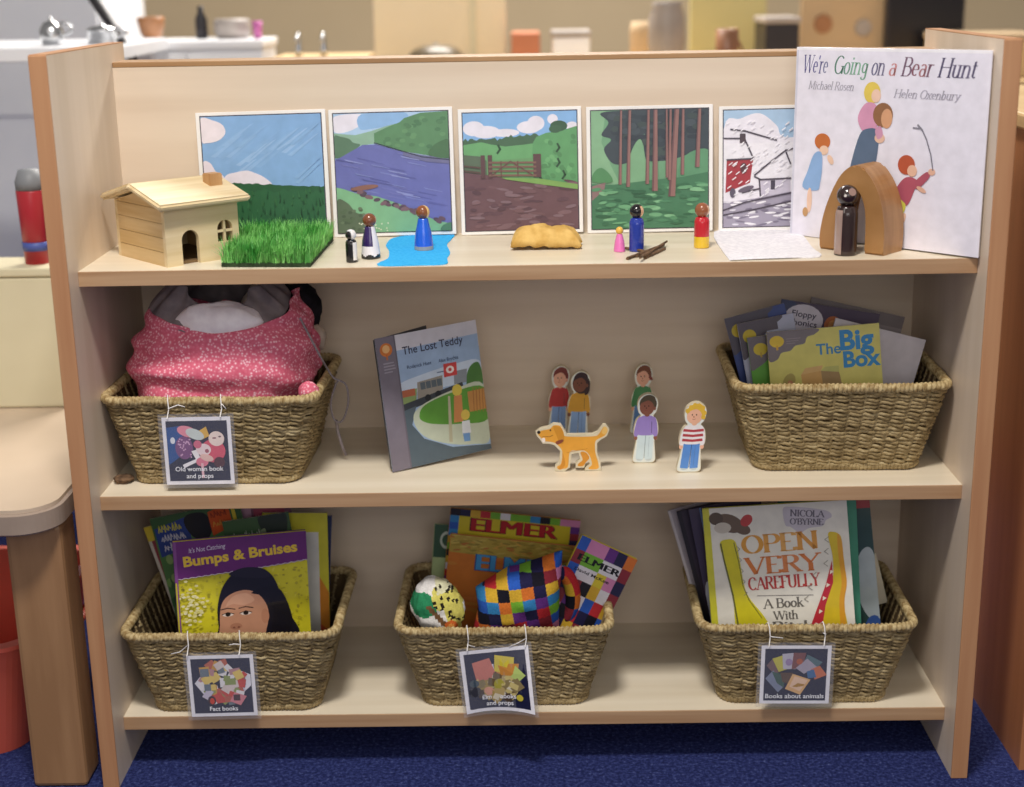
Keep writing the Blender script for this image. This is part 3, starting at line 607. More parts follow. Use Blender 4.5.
def art_forest(A):
    U, C = mapper(108, 72, 592, 558)
    A.rect(0, 0, 1, 1, '#6f9f7c'); A.poly(clipv(U((108, 72), (170, 72), (150, 200), (190, 300), (230, 380), (108, 380))), '#84b08b')
    A.sm(clipv(U((150, 80), (300, 60), (592, 60), (600, 240), (500, 260), (430, 280), (330, 270), (330, 170), (290, 230), (270, 280), (200, 290), (160, 230), (190, 190), (150, 170), (180, 120))), '#3d4850')
    for k in range(60): q = random.Random(k); C(A, q.uniform(190, 560), q.uniform(85, 190), q.uniform(14, 30), q.uniform(8, 16), q.choice(['#37414a', '#465159', '#333c46', '#404d4e']))
    for k in range(26): q = random.Random(k+7); C(A, q.uniform(330, 450), q.uniform(190, 275), 20, 10, q.choice(['#37414a', '#42504f']))
    A.sm(clipv(U((250, 380), (270, 250), (310, 190), (330, 260), (340, 380))), '#7ba883'); A.sm(clipv(U((470, 350), (500, 260), (592, 240), (592, 350))), '#5f9470')
    A.poly(clipv(U((108, 370), (200, 375), (350, 360), (480, 350), (592, 330), (592, 560), (108, 560))), '#47795a'); A.sm(clipv(U((108, 360), (120, 320), (150, 305), (185, 335), (190, 365))), '#548a5e')
    A.poly(clipv(U((108, 440), (108, 380), (165, 365), (160, 395))), '#8a7272')
    for k in range(90): q = random.Random(k); C(A, q.uniform(120, 580), q.uniform(375, 545), q.uniform(12, 34), q.uniform(4, 9), q.choice(['#3d6d50', '#58906a', '#6ba37a', '#7fb58a', '#356348', '#4d8260']), q.uniform(-.15, .15))
    for x0, x1, w, b in ((232, 225, 11, 375), (268, 258, 14, 385), (345, 338, 13, 375), (374, 370, 20, 405), (462, 440, 24, 428), (436, 430, 12, 360), (488, 484, 13, 340), (556, 546, 16, 310), (420, 420, 9, 350)):
        A.poly(clipv(U((x0-w*.4, 72), (x0+w*.4, 72), (x1+w*.6, b), (x1-w*.6, b))), '#8f6a66'); A.poly(clipv(U((x0-w*.4, 72), (x0-w*.15, 72), (x1-w*.2, b), (x1-w*.6, b))), '#6c4f52')
def art_snow(A):
    U, C = mapper(620, 66, 905, 540); U, C = mapper(612, 66, 1090, 540)
    A.rect(0, 0, 1, 1, '#a9c6e2'); A.sm(clipv(U((612, 140), (680, 100), (760, 80), (830, 130), (870, 180), (1090, 190), (1090, 540), (612, 540))), '#e9e6f0')
    A.rect(0, .36, 1, .72, '#eceaf2'); A.poly(clipv(U((625, 265), (735, 262), (722, 360), (620, 400))), '#a63a44')
    A.poly(clipv(U((765, 345), (890, 345), (890, 400), (765, 420))), '#c9c3d4'); A.rect(*U((808, 390))[0], *U((826, 352))[0], '#4a4454')
    A.poly(clipv(U((612, 440), (740, 425), (890, 400), (1090, 390), (1090, 540), (612, 540))), '#a39db0')
    for k in range(60): q = random.Random(k); C(A, q.uniform(620, 1080), q.uniform(425, 535), q.uniform(12, 26), 4, q.choice(['#efedf4', '#7f788c', '#d9d6e2']), q.uniform(-.2, .3))
    for p in (((640, 142), (700, 150), (830, 190)), ((700, 185), (735, 262)), ((612, 178), (700, 180)), ((740, 330), (790, 290), (870, 230)), ((870, 232), (1090, 180)), ((740, 335), (765, 348), (890, 345)), ((625, 265), (735, 262)), ((760, 350), (765, 415)), ((690, 400), (760, 385)), ((612, 470), (700, 440), (890, 405)), ((612, 490), (740, 470), (890, 440)), ((870, 240), (890, 290))): A.line(clipv(U(*p)), .013, '#4d4553')
    A.rect(*U((678, 198))[0], *U((702, 160))[0], '#4d3f48'); C(A, 695, 300, 14, 22, '#5a3a40'); C(A, 650, 400, 12, 20, '#5d5668'); C(A, 705, 385, 34, 10, '#6a6070', .3)
    for k in range(120): q = random.Random(k+3); x, y = q.uniform(620, 1080), q.uniform(80, 420); A.poly(clipv(U((x-8, y+5), (x+8, y-7), (x+10, y-3), (x-6, y+8))), '#f4f2f8')
picture((195, 113), (325, 109), 'picture of a blue sky over a dark green field, behind the wooden toy house', art_field)
picture((328, 110), (452, 106.5), 'picture of a purple-blue river between green banks', art_river)
picture((457.5, 109.5), (581, 106), 'picture of a brown muddy field with a five-bar gate', art_mud)
picture((586, 107), (713, 104), 'picture of a dark forest with tall brown trunks', art_forest)
picture((719, 106.5), (845, 103.5), 'picture of a snowstorm over a red house, partly behind the white book', art_snow)

# ================================================================== toy house
def house():
    rz = math.radians(42); t = thing('toy_house', 'pale wooden toy house with an arched doorway and brown chimney', 'toy house', (-.4435, .0600, Z1), rz)
    L, D, H, RH, e = .104, .128, .0735, .0165, .007     # front length, depth, wall height, roof rise
    def arch(cx, w, z0, z1, n=10):                   # arched hole outline
        r = w/2; return [(cx-r, z0)]+[(cx-r*math.cos(PI*i/n), z1-r+r*math.sin(PI*i/n)) for i in range(n+1)]+[(cx+r, z0)]
    door = arch(.034, .024, 0, .043); win = arch(.084, .022, .022, .050)
    f = bmesh.new()                                  # front wall with two holes: outer ring minus holes by triangle fill
    for y in (0, e):
        edges = []
        for loop in ([(0, 0)]+door+[(L, 0), (L, H), (0, H)], win):
            vs = [f.verts.new((x, y, z)) for x, z in loop]; edges += [f.edges.new((vs[i], vs[(i+1) % len(vs)])) for i in range(len(vs))]
        bmesh.ops.triangle_fill(f, use_beauty=True, edges=edges)
    for loop in ([(0, 0)]+door+[(L, 0), (L, H), (0, H)], win):
        for (a, b), (c, d) in zip(loop, loop[1:]+loop[:1]):
            q = [f.verts.new(p) for p in ((a, 0, b), (c, 0, d), (c, e, d), (a, e, b))]; f.faces.new(q)
    link('front_wall', f, 'pine', t)
    mullion = bmesh.new(); box(mullion, .0825, .0855, .001, .005, .022, .050); box(mullion, .073, .095, .001, .005, .0345, .0375); link('window_bar', mullion, 'pine', t)
    for x in (0, L-e):                               # gable walls made of planks
        g = bmesh.new(); n = 5; z = 0
        prof = lambda yy: H+RH*(1-abs(yy-D/2)/(D/2))-.002
        for k in range(n):
            z0, z1 = k*(H+RH)/n, (k+1)*(H+RH)/n-.0006
            ys = [e, D/2, D-e] if x == 0 else [e, D/2, D-e]
            top = [(yy, min(z1, prof(yy))) for yy in (e, e+.012, e+.024, D/2-.008, D/2, D/2+.008, D-e-.024, D-e-.012, D-e)]
            top = [(yy, zz) for yy, zz in top if zz > z0+.0004]
            if len(top) < 2: continue
            lo = [(top[0][0], z0), (top[-1][0], z0)]; loop = [lo[0]]+top+[lo[1]]
            a = [g.verts.new((x, yy, zz)) for yy, zz in loop]; b = [g.verts.new((x+e, yy, zz)) for yy, zz in loop]
            g.faces.new(a); g.faces.new(b[::-1])
            for i in range(len(loop)): g.faces.new((a[i], b[i], b[(i+1) % len(loop)], a[(i+1) % len(loop)]))
        link('gable_wall', g, 'pine_plank', t)
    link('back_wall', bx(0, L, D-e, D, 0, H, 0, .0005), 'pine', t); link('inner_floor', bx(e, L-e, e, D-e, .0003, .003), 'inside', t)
    for s in (-1, 1):                                # two roof boards
        o = .013; n = Vector((0, s*RH, D/2)).normalized()
        ridge = Vector((0, D/2, H+RH+.001)); eave = Vector((0, D/2+s*(D/2+o), H-RH*o/(D/2)+.001)); th = .0085; b = bmesh.new(); vs = []
        for x in (-o, L+o):
            for p in (ridge, eave):
                for q in (0, th): vs.append(b.verts.new(Vector((x, p.y, p.z))+n*q+(Vector((0, -s*0, 0)))))
        for q in ((0, 1, 3, 2), (4, 6, 7, 5), (0, 4, 5, 1), (2, 3, 7, 6), (0, 2, 6, 4), (1, 5, 7, 3)): b.faces.new([vs[i] for i in q])
        es = [ed for ed in b.edges if any((v.co-vs[2].co).length < 1e-6 or (v.co-vs[3].co).length < 1e-6 or (v.co-vs[6].co).length < 1e-6 or (v.co-vs[7].co).length < 1e-6 for v in ed.verts)]
        bmesh.ops.bevel(b, geom=es, offset=.0028, segments=3, affect='EDGES'); link('roof_board', b, 'pine', t)
    c = bmesh.new(); x0, x1, y0, y1 = .082, .101, .026, .044
    box(c, x0, x1, y0, y1, H+.008, H+.034); 
    for v in c.verts:
        if v.co.z > H+.02: v.co.z -= (abs(v.co.x-(x0+x1)/2))*.25
    bmesh.ops.bevel(c, geom=list(c.edges), offset=.0012, segments=2, affect='EDGES'); link('chimney', c, 'pine_dark', t)
house()

# ================================================================== artificial grass square
def grass():
    A, B, Cc = Vector((-.3765, .058, 0)), Vector((-.2655, .049, 0)), Vector((-.2600, .235, 0)); D = A+(Cc-B); D.x -= .008
    t = thing('grass_mat', 'square of bright green artificial grass in front of the sky picture', 'artificial grass', (-.31, .14, Z1))
    o0 = Vector((-.31, .14, 0)); q = [p-o0 for p in (A, B, Cc, D)]
    b = bmesh.new(); lo = [b.verts.new((p.x, p.y, .0003)) for p in q]; hi = [b.verts.new((p.x, p.y, .005)) for p in q]; b.faces.new(lo[::-1]); b.faces.new(hi)
    for i in range(4): b.faces.new((lo[i], lo[(i+1) % 4], hi[(i+1) % 4], hi[i]))
    link('backing', b, 'turf_back', t)
    g = bmesh.new(); r = random.Random(11)
    for k in range(9000):
        u, v = r.random(), r.random(); p = q[0].lerp(q[1], u).lerp(q[3].lerp(q[2], u), v); h = r.uniform(.012, .031); a = r.uniform(0, 2*PI)
        ln = r.gauss(.004, .010); lean = Vector((math.cos(a)*ln, math.sin(a)*ln, 0))+Vector((.003, -.004, 0)); s = Vector((-math.sin(a), math.cos(a), 0))*.0006
        if u > .9: lean.x *= .6
        p = Vector((p.x, p.y, .004)); m_ = p+lean*.35+Vector((0, 0, h*.55)); e = p+lean+Vector((0, 0, h))
        v0, v1, v2, v3, v4 = (g.verts.new(x) for x in (p-s, p+s, m_+s*.9, m_-s*.9, e)); g.faces.new((v0, v1, v2, v3)); g.faces.new((v3, v2, v4))
    o = link('grass_blades', g, 'blades', t); o['kind'] = 'stuff'
grass()

# ================================================================== peg dolls
def peg(name, label, px, top, wid, kind, head_col, body_col, z=Z1, cat='peg doll'):
    p = atz(px[0], px[1], z); m_ = mpp(p); H = (px[1]-top)*m_/.95; r = wid*m_/2
    t = thing(name, label, cat, (p.x, p.y, z+.0004), group='painted wooden peg dolls')
    if kind == 'dress': hr = H*.155; bt = H*.72; prof = dense([(r*.97, 0), (r, H*.02), (r*.98, H*.1), (r*.82, H*.4), (r*.6, H*.6), (hr*.72, bt-.001), (hr*.5, bt)], 5)
    else: hr = min(H*.17, r*.95); bt = H-hr*1.86; prof = dense([(r*.97, 0), (r, H*.02), (r, H*.3), (r*.98, bt*.85), (r*.8, bt*.97), (hr*.55, bt)], 6)
    b = bmesh.new(); lathe(b, prof, 32, lambda a, zz: body_col(a, zz/bt)); body = link('body', b, 'paint', t)
    hz = H-hr; b = bmesh.new(); lathe(b, sph(hr, hz, 18, -1.15), 32, lambda a, zz: head_col(a, (zz-hz)/hr)); head = link('head', b, 'paint', t)
    return t, H, r, hr, hz, bt, body, head
def disc(bm, c, n, r):                                   # small raised dot
    q = Vector(n).normalized(); a = q.orthogonal().normalized(); b = q.cross(a); vs = [bm.verts.new(Vector(c)+a*r*math.cos(2*PI*k/10)+b*r*math.sin(2*PI*k/10)) for k in range(10)]; bm.faces.new(vs)
SK = '#d9a582'
peg('peg_dog', 'small black and white peg animal, leftmost of the pegs', (352, 262), 231, 11.5, 'peg', lambda a, z: '#eceaea' if (a > .25 and z > -.8) or z > .75 else '#17161a', lambda a, z: '#eeecec' if .35 < a < 1.5 and .12 < z < .9 else '#17161a')
peg('peg_doll', 'brown-haired peg doll in a white dress with a dark purple back', (371, 258), 215.5, 19.5, 'dress', lambda a, z: '#7f4a30' if a < 1.25 or z > .45 else SK, lambda a, z: '#1a1a1c' if z < .13+.05*math.cos(a*6) else ('#33205e' if -1.3 < a < .45 and z > .36 else '#efecf2'))
peg('peg_doll', 'peg doll in a bright blue dress standing on the blue felt', (424, 250), 207.5, 19.5, 'dress', lambda a, z: ('#8a5130' if a < .75 else ('#e6c07c' if a < 1.9 else '#8a5130')), lambda a, z: '#a09a98' if z < .15 else '#1f62d8')
peg('peg_doll', 'tiny pink peg doll with yellow hair', (619.5, 251.5), 228, 11.5, 'dress', lambda a, z: '#eebb4e' if a < .9 else '#e6bf98', lambda a, z: '#e879bf')
peg('peg_doll', 'tall peg doll in dark blue with black hair, behind the twigs', (636.5, 251), 206.5, 15, 'peg', lambda a, z: '#141216' if a < .55 or z > .7 else '#e0b48c', lambda a, z: '#22399e')
peg('peg_doll', 'peg doll in red top and yellow skirt with brown hair', (701.5, 247.5), 205, 15.5, 'peg', lambda a, z: '#96583a' if a < .7 or z > .6 else '#dfb48e', lambda a, z: '#e8c02e' if z < .34 else '#c3202e')
bt_ = peg('peg_bear', 'dark brown bear peg with pale muzzle standing in the wooden arch', (845, 254.5), 188.5, 22.5, 'peg', lambda a, z: '#2e1d1c', lambda a, z: '#a38a80' if -1.7 < a < -.5 and .06 < z < .92 else '#2e1d1c')
t, H, r, hr, hz, bt0, body, head = bt_
b = bmesh.new(); la = colour_layer(b)
for ax, zz, rr, c in ((.25, .45, .38, '#9b7d72'), (-.42, .12, .14, '#d8cfc8'),):
    n = Vector((math.sin(ax)*math.cos(zz), -math.cos(ax)*math.cos(zz), math.sin(zz))); k0 = len(b.faces); disc(b, Vector((0, 0, hz))+n*(hr*1.012), n, hr*rr)
    for l in list(b.faces)[-1].loops: l[la] = lin(c)
link('muzzle_patch', b, 'paint', head)

# ================================================================== felt pieces, suede scrap, twigs
def flat_piece(name, label, cat, pts, mat, z=Z1, th=.0012, wav=.0004, mid=None):
    P = [atz(u, v, z) for u, v in pts]; c = sum(P, Vector())/len(P); t = thing(name, label, cat, (c.x, c.y, z)) if False else None
    o = []; N = len(P)
    for i in range(N):
        for j in range(4):
            s = j/4; p0, p1, p2, p3 = P[i-1], P[i], P[(i+1) % N], P[(i+2) % N]
            o.append(.5*(2*p1+(p2-p0)*s+(2*p0-5*p1+4*p2-p3)*s*s+(3*p1-p0-3*p2+p3)*s**3))
    b = bmesh.new(); lo = [b.verts.new((p.x-c.x, p.y-c.y, .0002)) for p in o]; hi = [b.verts.new((p.x-c.x, p.y-c.y, th+wav*math.sin(i*.9))) for i, p in enumerate(o)]
    b.faces.new(lo[::-1]); b.faces.new(hi)
    for i in range(len(o)): b.faces.new((lo[i], lo[(i+1) % len(o)], hi[(i+1) % len(o)], hi[i]))
    bmesh.ops.triangulate(b, faces=[f for f in b.faces if len(f.verts) > 4])
    ob = link(name, b, mat); ob.location = (c.x, c.y, z); tag(ob, label, cat); return ob
flat_piece('felt_river', 'wavy sky blue felt piece lying on the top shelf in front of the river picture', 'felt piece',
           [(378, 266), (388, 259), (389, 251), (386, 246), (391, 240), (403, 236.5), (428, 235.5), (453, 235.3), (452, 239), (447, 245), (449, 250), (450, 254), (447, 259), (446, 264.5), (420, 265.8)], 'blue_felt')
flat_piece('felt_snow', 'sheet of white felt lying flat between the snow picture and the arch', 'felt piece',
           [(714, 233), (728, 259), (735, 259.4), (778, 258.5), (820, 257.5), (812, 248), (800, 234), (786, 229), (750, 231)], 'white_felt', th=.0016)
def scrap():
    c = atz(546, 247, Z1); b = bmesh.new(); nx, ny = 40, 26; g = []
    U0 = [aty(512, 232, .15), aty(579, 232, .15)]
    for j in range(ny+1):
        for i in range(nx+1):
            u, v = i/nx*2-1, j/ny*2-1; a = math.atan2(v, u); rr = max(abs(u), abs(v)); 
            k = 1+.09*noise.noise((math.cos(a)*1.6, math.sin(a)*1.6, 2.2))+.05*noise.noise((math.cos(a)*4, math.sin(a)*4, 5))
            x = u*.044*k; y = v*.026*k; d = min(1, max(abs(u), abs(v)))
            z = .023*(1-d**6)+.003+.008*noise.noise((x*45, y*45, 1))*(1-.3*d)+.003*noise.noise((x*110, y*110, 7))
            if d > .96: z += .008*max(0, noise.noise((math.cos(a)*3+3, math.sin(a)*3, 1.4)))
            g.append(b.verts.new((x, y, max(z, .0012))))
    for j in range(ny):
        for i in range(nx):
            q = [g[j*(nx+1)+i], g[j*(nx+1)+i+1], g[(j+1)*(nx+1)+i+1], g[(j+1)*(nx+1)+i]]; b.faces.new(q)
    o = link('suede_scrap', b, 'mud', smooth=True); o.location = (c.x+.001, c.y+.004, Z1+.0003); sd = o.modifiers.new('thick', 'SOLIDIFY'); sd.thickness = .0012; sd.offset = 1
    tag(o, 'crumpled tan suede scrap lying in front of the muddy field picture', 'fabric scrap')
scrap()
TW_ = [((627, 258.5), (662, 246), .0021, 'longest twig, reaching furthest left in the twig bundle'), ((637, 255.5), (664, 244.5), .0026, 'twig at the back of the bundle behind the others'), ((640, 257.5), (667, 241.5), .0019, 'twig lying on top of the bundle, reaching furthest right'),
       ((645, 257.5), (658, 251), .0022, 'short stubby twig at the front of the bundle'), ((626, 248), (650, 252), .0018, 'thin twig poking out left behind the blue peg doll'), ((650, 255.5), (665, 248.5), .002, 'short twig at the right front of the bundle')]
for i, (p, q, rad, lab) in enumerate(TW_):
    hz = [0, 0, .0042, 0, .001, 0][i]; a, c = atz(*p, Z1+rad+hz), atz(*q, Z1+rad+hz); n = 9; b = bmesh.new(); rr = random.Random(i)
    pts = [(a.lerp(c, k/(n-1))-a)+Vector((rr.uniform(-1, 1), rr.uniform(-1, 1), rr.uniform(-.3, .3)))*.0006 for k in range(n)]
    tube(b, pts, lambda k, an: rad*(1-.03*k)*(1+.13*math.sin(an*2+k*1.7)), 8); o = link('twig', b, 'bark'); o.location = a; tag(o, lab, 'twig', 'bundle of brown twigs')

# ================================================================== wooden arch (cave)
def cave():
    a, c = Vector((.3730, .1215, 0)), Vector((.4390, .0630, 0)); X = (c-a).normalized(); w = (c-a).length; d = .050; H = .108
    rz = math.atan2(X.y, X.x); t = bpy.data.objects.new('x', None); bpy.data.objects.remove(t)
    out = [(0, 0), (-.001, .02), (.004, .048), (.013, .074), (.024, .095), (.036, .106), (.045, H), (.056, .103), (.070, .085), (.080, .06), (.0845, .03), (.0845, 0)]
    inn = [(.060, 0), (.060, .03), (.058, .055), (.052, .072), (.043, .081), (.034, .079), (.027, .066), (.023, .045), (.0215, .022), (.021, 0)]
    k = w/.0845
    def smooth(pts):
        o = []
        for i in range(len(pts)-1):
            p0, p1, p2, p3 = pts[max(i-1, 0)], pts[i], pts[i+1], pts[min(i+2, len(pts)-1)]
            for j in range(4):
                s = j/4; o.append(tuple(.5*(2*p1[e]+(p2[e]-p0[e])*s+(2*p0[e]-5*p1[e]+4*p2[e]-p3[e])*s*s+(3*p1[e]-p0[e]-3*p2[e]+p3[e])*s**3) for e in (0, 1)))
        return o+[pts[-1]]
    loop = smooth(out)+smooth(inn); b = bmesh.new()
    f0 = [b.verts.new((x*k, 0, z)) for x, z in loop]; f1 = [b.verts.new((x*k, d, z)) for x, z in loop]
    F0 = b.faces.new(f0); F1 = b.faces.new(f1[::-1]); N = len(loop)
    for i in range(N): b.faces.new((f0[i], f1[i], f1[(i+1) % N], f0[(i+1) % N]))
    rim_ = list(set(F0.edges) | set(F1.edges)); bmesh.ops.bevel(b, geom=rim_, offset=.0022, segments=3, affect='EDGES'); bmesh.ops.triangulate(b, faces=[f for f in b.faces if len(f.verts) > 4]); bmesh.ops.recalc_face_normals(b, faces=b.faces)
    o = link('wooden_arch', b, 'cave'); o.location = (a.x, a.y, Z1+.0003); o.rotation_euler = (0, 0, rz); tag(o, 'brown wooden arch block standing like a cave around the bear peg', 'wooden arch')
cave()

# ================================================================== books
def book(label, M, w, h, th, board, art, mat='gloss', group=None, kind='hard', name='picture_book', spine=None, prn='cover_print'):
    t = thing(name, label, 'book', group=group, mat=M)
    c = bmesh.new(); la = colour_layer(c); b = .0016 if kind == 'hard' else .0005; o = .002 if kind == 'hard' else 0
    box(c, -w/2, w/2, 0, b, 0, h, 0, b*.3); n0 = len(c.faces); box(c, -w/2, w/2, th-b, th, 0, h, 0, b*.3); box(c, -w/2-b*.4, -w/2+b, b*.5, th-b*.5, 0, h)
    cc = lin(board)
    for f in c.faces:
        for l in f.loops: l[la] = cc
    link('cover', c, mat, t); link('pages', bx(-w/2+b+.0004, w/2-o-.0006, b+.0001, th-b-.0001, o, h-o), 'pages', t)
    if art:
        A = Art(w, h); art(A); A.done(prn, mat, t)
    return t

# ---- the big white book on the top shelf and the dark one behind it
def bear_cover(A):
    A.rect(0, 0, 1, 1, '#e9e6f2'); A.rect(0, 0, .012, 1, '#d4d3e2'); A.rect(0, .985, 1, 1, '#f4f2f8')
    U, C = mapper(47, 36, 1012, 925)          # photo crop coordinates of the cover
    def ttl(s, x, cols, wd): A.serif(s, (x-47)/965, .868, .080, cols, .135, .04, .26, 1, 0, wd/965)
    ttl("We're", 82, ['#4d4a86', '#5a5796', '#6a68a6', '#5d5b94', '#6c7098'], 132)
    ttl('Going', 246, ['#55806e', '#6d9a86', '#7fb096', '#86b59a', '#7aa88e'], 176); ttl('on', 440, ['#6a6888', '#77728e'], 68); ttl('a', 528, '#cf8f90', 38)
    ttl('Bear', 590, ['#7a5f74', '#8d5e6c', '#b07a80', '#8a6678'], 152); ttl('Hunt', 766, ['#5a5470', '#665f7c', '#6e6884', '#5d5774'], 176)
    A.serif('Michael Rosen', (118-47)/965, .785, .036, '#aaa6b4', .12, .05, .24, 1, 0, 240/965); A.serif('Helen Oxenbury', (562-47)/965, .76, .036, '#aaa6b4', .12, .05, .24, 1, 0, 315/965)
    # plain painted shapes in the places and colours of the walking group
    C(A, 455, 232, 42, 48, '#e3c95e'); C(A, 476, 246, 24, 30, '#edc9b4'); A.sm(U((420, 285), (470, 280), (492, 330), (480, 400), (420, 410), (388, 350)), '#d79ab8'); C(A, 515, 330, 50, 55, '#94694a'); C(A, 535, 345, 28, 44, '#d8a27c')
    A.sm(U((400, 430), (440, 395), (490, 400), (500, 470), (480, 620), (450, 700), (350, 690), (360, 580)), '#5d6f88'); C(A, 505, 435, 26, 22, '#e2bba4'); A.sm(U((480, 400), (505, 380), (520, 420), (495, 440)), '#cf98b4')
    C(A, 208, 468, 42, 38, '#c5703c'); C(A, 218, 508, 24, 22, '#edc9b0'); A.sm(U((165, 530), (205, 520), (212, 590), (205, 660), (190, 700), (110, 690), (135, 610)), '#8fb2de'); C(A, 255, 550, 14, 24, '#edc9b0', .5)
    C(A, 150, 750, 14, 60, '#ecc8b2'); C(A, 130, 808, 15, 22, '#c79a6a')
    C(A, 645, 545, 42, 44, '#b8583c'); C(A, 675, 570, 24, 26, '#e8bca2'); A.sm(U((610, 640), (650, 600), (700, 610), (690, 660), (655, 730), (590, 700)), '#b0586a'); A.sm(U((690, 620), (745, 570), (762, 590), (705, 650)), '#b0586a'); C(A, 770, 568, 17, 15, '#e2b49c')
    A.sm(U((580, 690), (650, 720), (640, 770), (605, 800), (568, 760)), '#d8d258'); C(A, 635, 800, 16, 40, '#e6bfa6', -.4); C(A, 620, 850, 11, 22, '#e4e0e6'); C(A, 622, 868, 15, 22, '#6c4a46', .4); C(A, 725, 650, 26, 10, '#e2b49c', -.5)
    A.line(U((775, 560), (760, 490), (735, 425), (712, 385)), .006, '#7c7a88'); A.line(U((712, 385), (690, 365)), .008, '#8a8894'); A.line(U((700, 380), (668, 378)), .006, '#8a8894')
M, w, h = frame((797, 47), (993, 50.5), .235, .034, .015, floor=Z1+.0006)
book('large white hardback picture book with a coloured title, behind the wooden arch', M, w, h, .009, '#eceaf4', bear_cover, 'satin')
M2 = M @ Matrix.Translation((.006, .0105, 0))
book('dark purple book standing close behind the large white book', M2, w-.004, h-.006, .007, '#4a3038', None, 'satin')

# ---- the open standing book on the middle shelf
def street_cover(A):
    U, C = mapper(140, 85, 600, 690)
    def q(*p):                                   # crop pixel -> cover coordinates with the photographed tilt taken out
        o = []
        for x, y in p:
            v = (y-(138-(x-60)*.195))/ (580-0*(x)); u = (x-60-v*97)/ (440); o.append((min(max(u, 0), 1), min(max(1-v, 0), 1)))
        return o
    A.rect(0, 0, 1, 1, '#9cb6d6'); A.rect(.19, .80, 1, 1, '#d5d3dc'); A.poly(q((140, 190), (510, 110), (530, 260), (190, 350)), '#9fb8d8'); A.sm(q((170, 330), (260, 290), (420, 240), (520, 225), (535, 300), (190, 370)), '#c9d8ea')
    A.poly(q((185, 360), (250, 345), (250, 400), (190, 420)), '#8ba065'); A.rect(*(q((190, 385))[0]), *(q((240, 345))[0]), '#b7694a')
    A.sm(q((470, 290), (490, 245), (525, 240), (545, 330), (480, 350)), '#4f7d3e')
    A.poly(q((250, 320), (360, 290), (365, 350), (255, 395)), '#9a948a'); A.poly(q((410, 275), (470, 262), (470, 320), (415, 330)), '#8c949c')
    for i in range(4): A.rect(*(q((268+i*24, 352-i*5))[0]), *(q((284+i*24, 318-i*5))[0]), '#5f6a72')
    A.poly(q((190, 415), (450, 320), (460, 345), (330, 395), (240, 430), (215, 520), (205, 520)), '#3c4148'); A.ell(*q((300, 385))[0], .03, .025, '#23262b'); A.ell(*q((345, 370))[0], .03, .025, '#23262b')
    A.poly(q((200, 520), (200, 440), (250, 420), (235, 500), (290, 560), (420, 600), (605, 590), (610, 640), (170, 740)), '#56646e')
    A.sm(q((240, 480), (270, 420), (420, 350), (560, 330), (600, 560), (520, 590), (400, 585), (290, 550)), '#c3ccb8')
    A.sm(q((265, 465), (290, 415), (420, 360), (565, 340), (580, 480), (450, 500), (350, 500), (290, 490)), '#5f9a3c'); A.rect(*(q((490, 450))[0]), *(q((565, 345))[0]), '#c08a4e')
    for i in range(5): A.line(q((500+i*14, 345), (510+i*14, 448)), .008, '#9f6c3a')
    A.poly(q((388, 380), (398, 380), (418, 578), (402, 578)), '#b9b59a'); A.poly(q((362, 243), (420, 233), (426, 288), (368, 300)), '#d04a48'); A.ell(*q((393, 266))[0], .04, .028, '#f3e6e2'); A.ell(*q((393, 266))[0], .017, .013, '#d04a48')
    # two plain figures by the post
    A.ell(*q((428, 355))[0], .05, .045, '#d9c354'); A.poly(q((415, 380), (450, 375), (462, 490), (420, 495)), '#cf8c56'); A.ell(*q((470, 462))[0], .045, .04, '#dcc25a'); A.poly(q((455, 490), (490, 485), (500, 540), (460, 545)), '#dfe4ec'); A.poly(q((462, 542), (494, 540), (498, 575), (470, 578)), '#6f9ad0')
    A.rect(0, 0, .185, 1, '#7b7480'); A.rect(.175, 0, .19, 1, '#6b6570'); A.ell(.093, .905, .06, .05, '#d47a38'); A.ell(.093, .91, .035, .03, '#eab87a'); A.rect(.085, .83, .10, .87, '#c9702f')
    for i, x1 in enumerate((.15, .155, .16, .13)): A.rect(.05, .80-.022*i, x1, .81-.022*i, '#9d97a2')
    A.text('The Lost Teddy', .245, .845, .1, '#3d3f58', .008, 0, 'l', .6)
    A.text('Roderick Hunt', .27, .735, .045, '#4a5a7a', .01, 0, 'l', .24); A.text('Alex Brychta', .58, .735, .045, '#4a5a7a', .01, 0, 'l', .2); A.rect(.55, .66, .62, .668, '#6a7a98')
M, w, h = frame((374.5, 341.5), (475.5, 322), .136, .212, .13, h=.180)
low = min((M @ Vector((sx*w/2, 0, 0))).z for sx in (-1, 1)); M.translation.z += Z2+.0004-low if low < Z2 else 0
_d = Z2+.0006-min((M @ Vector((sx*w/2, yy, 0))).z for sx in (-1, 1) for yy in (0, .004)); M.translation.z += _d
t = thing('open_storybook', 'storybook with a street cover and grey spine band, standing open on the middle shelf', 'book', mat=M)
c = bmesh.new(); la = colour_layer(c); box(c, -w/2, w/2, 0, .0012, 0, h, 0, .0003)
for f in c.faces:
    for l in f.loops: l[la] = lin('#5c6068')
link('front_cover', c, 'satin', t); A = Art(w, h); street_cover(A); A.done('cover_print', 'satin', t); link('pages', bx(-w/2+.001, w/2-.001, .0014, .0038, .002, h-.002), 'pages', t)
c = bmesh.new(); la = colour_layer(c); ca, sa = math.cos(.42), math.sin(.42)
vs = [c.verts.new((-w/2+X*ca-Y*sa*0, .004+X*sa+Y, Z)) for X in (0, w*.72) for Y in (0, .0015) for Z in (.004, h-.002)]
for q in ((0, 1, 3, 2), (4, 6, 7, 5), (0, 4, 5, 1), (2, 3, 7, 6), (0, 2, 6, 4), (1, 5, 7, 3)):
    f = c.faces.new([vs[i] for i in q])
    for l in f.loops: l[la] = lin('#4a4c54')
link('back_cover', c, 'satin', t)

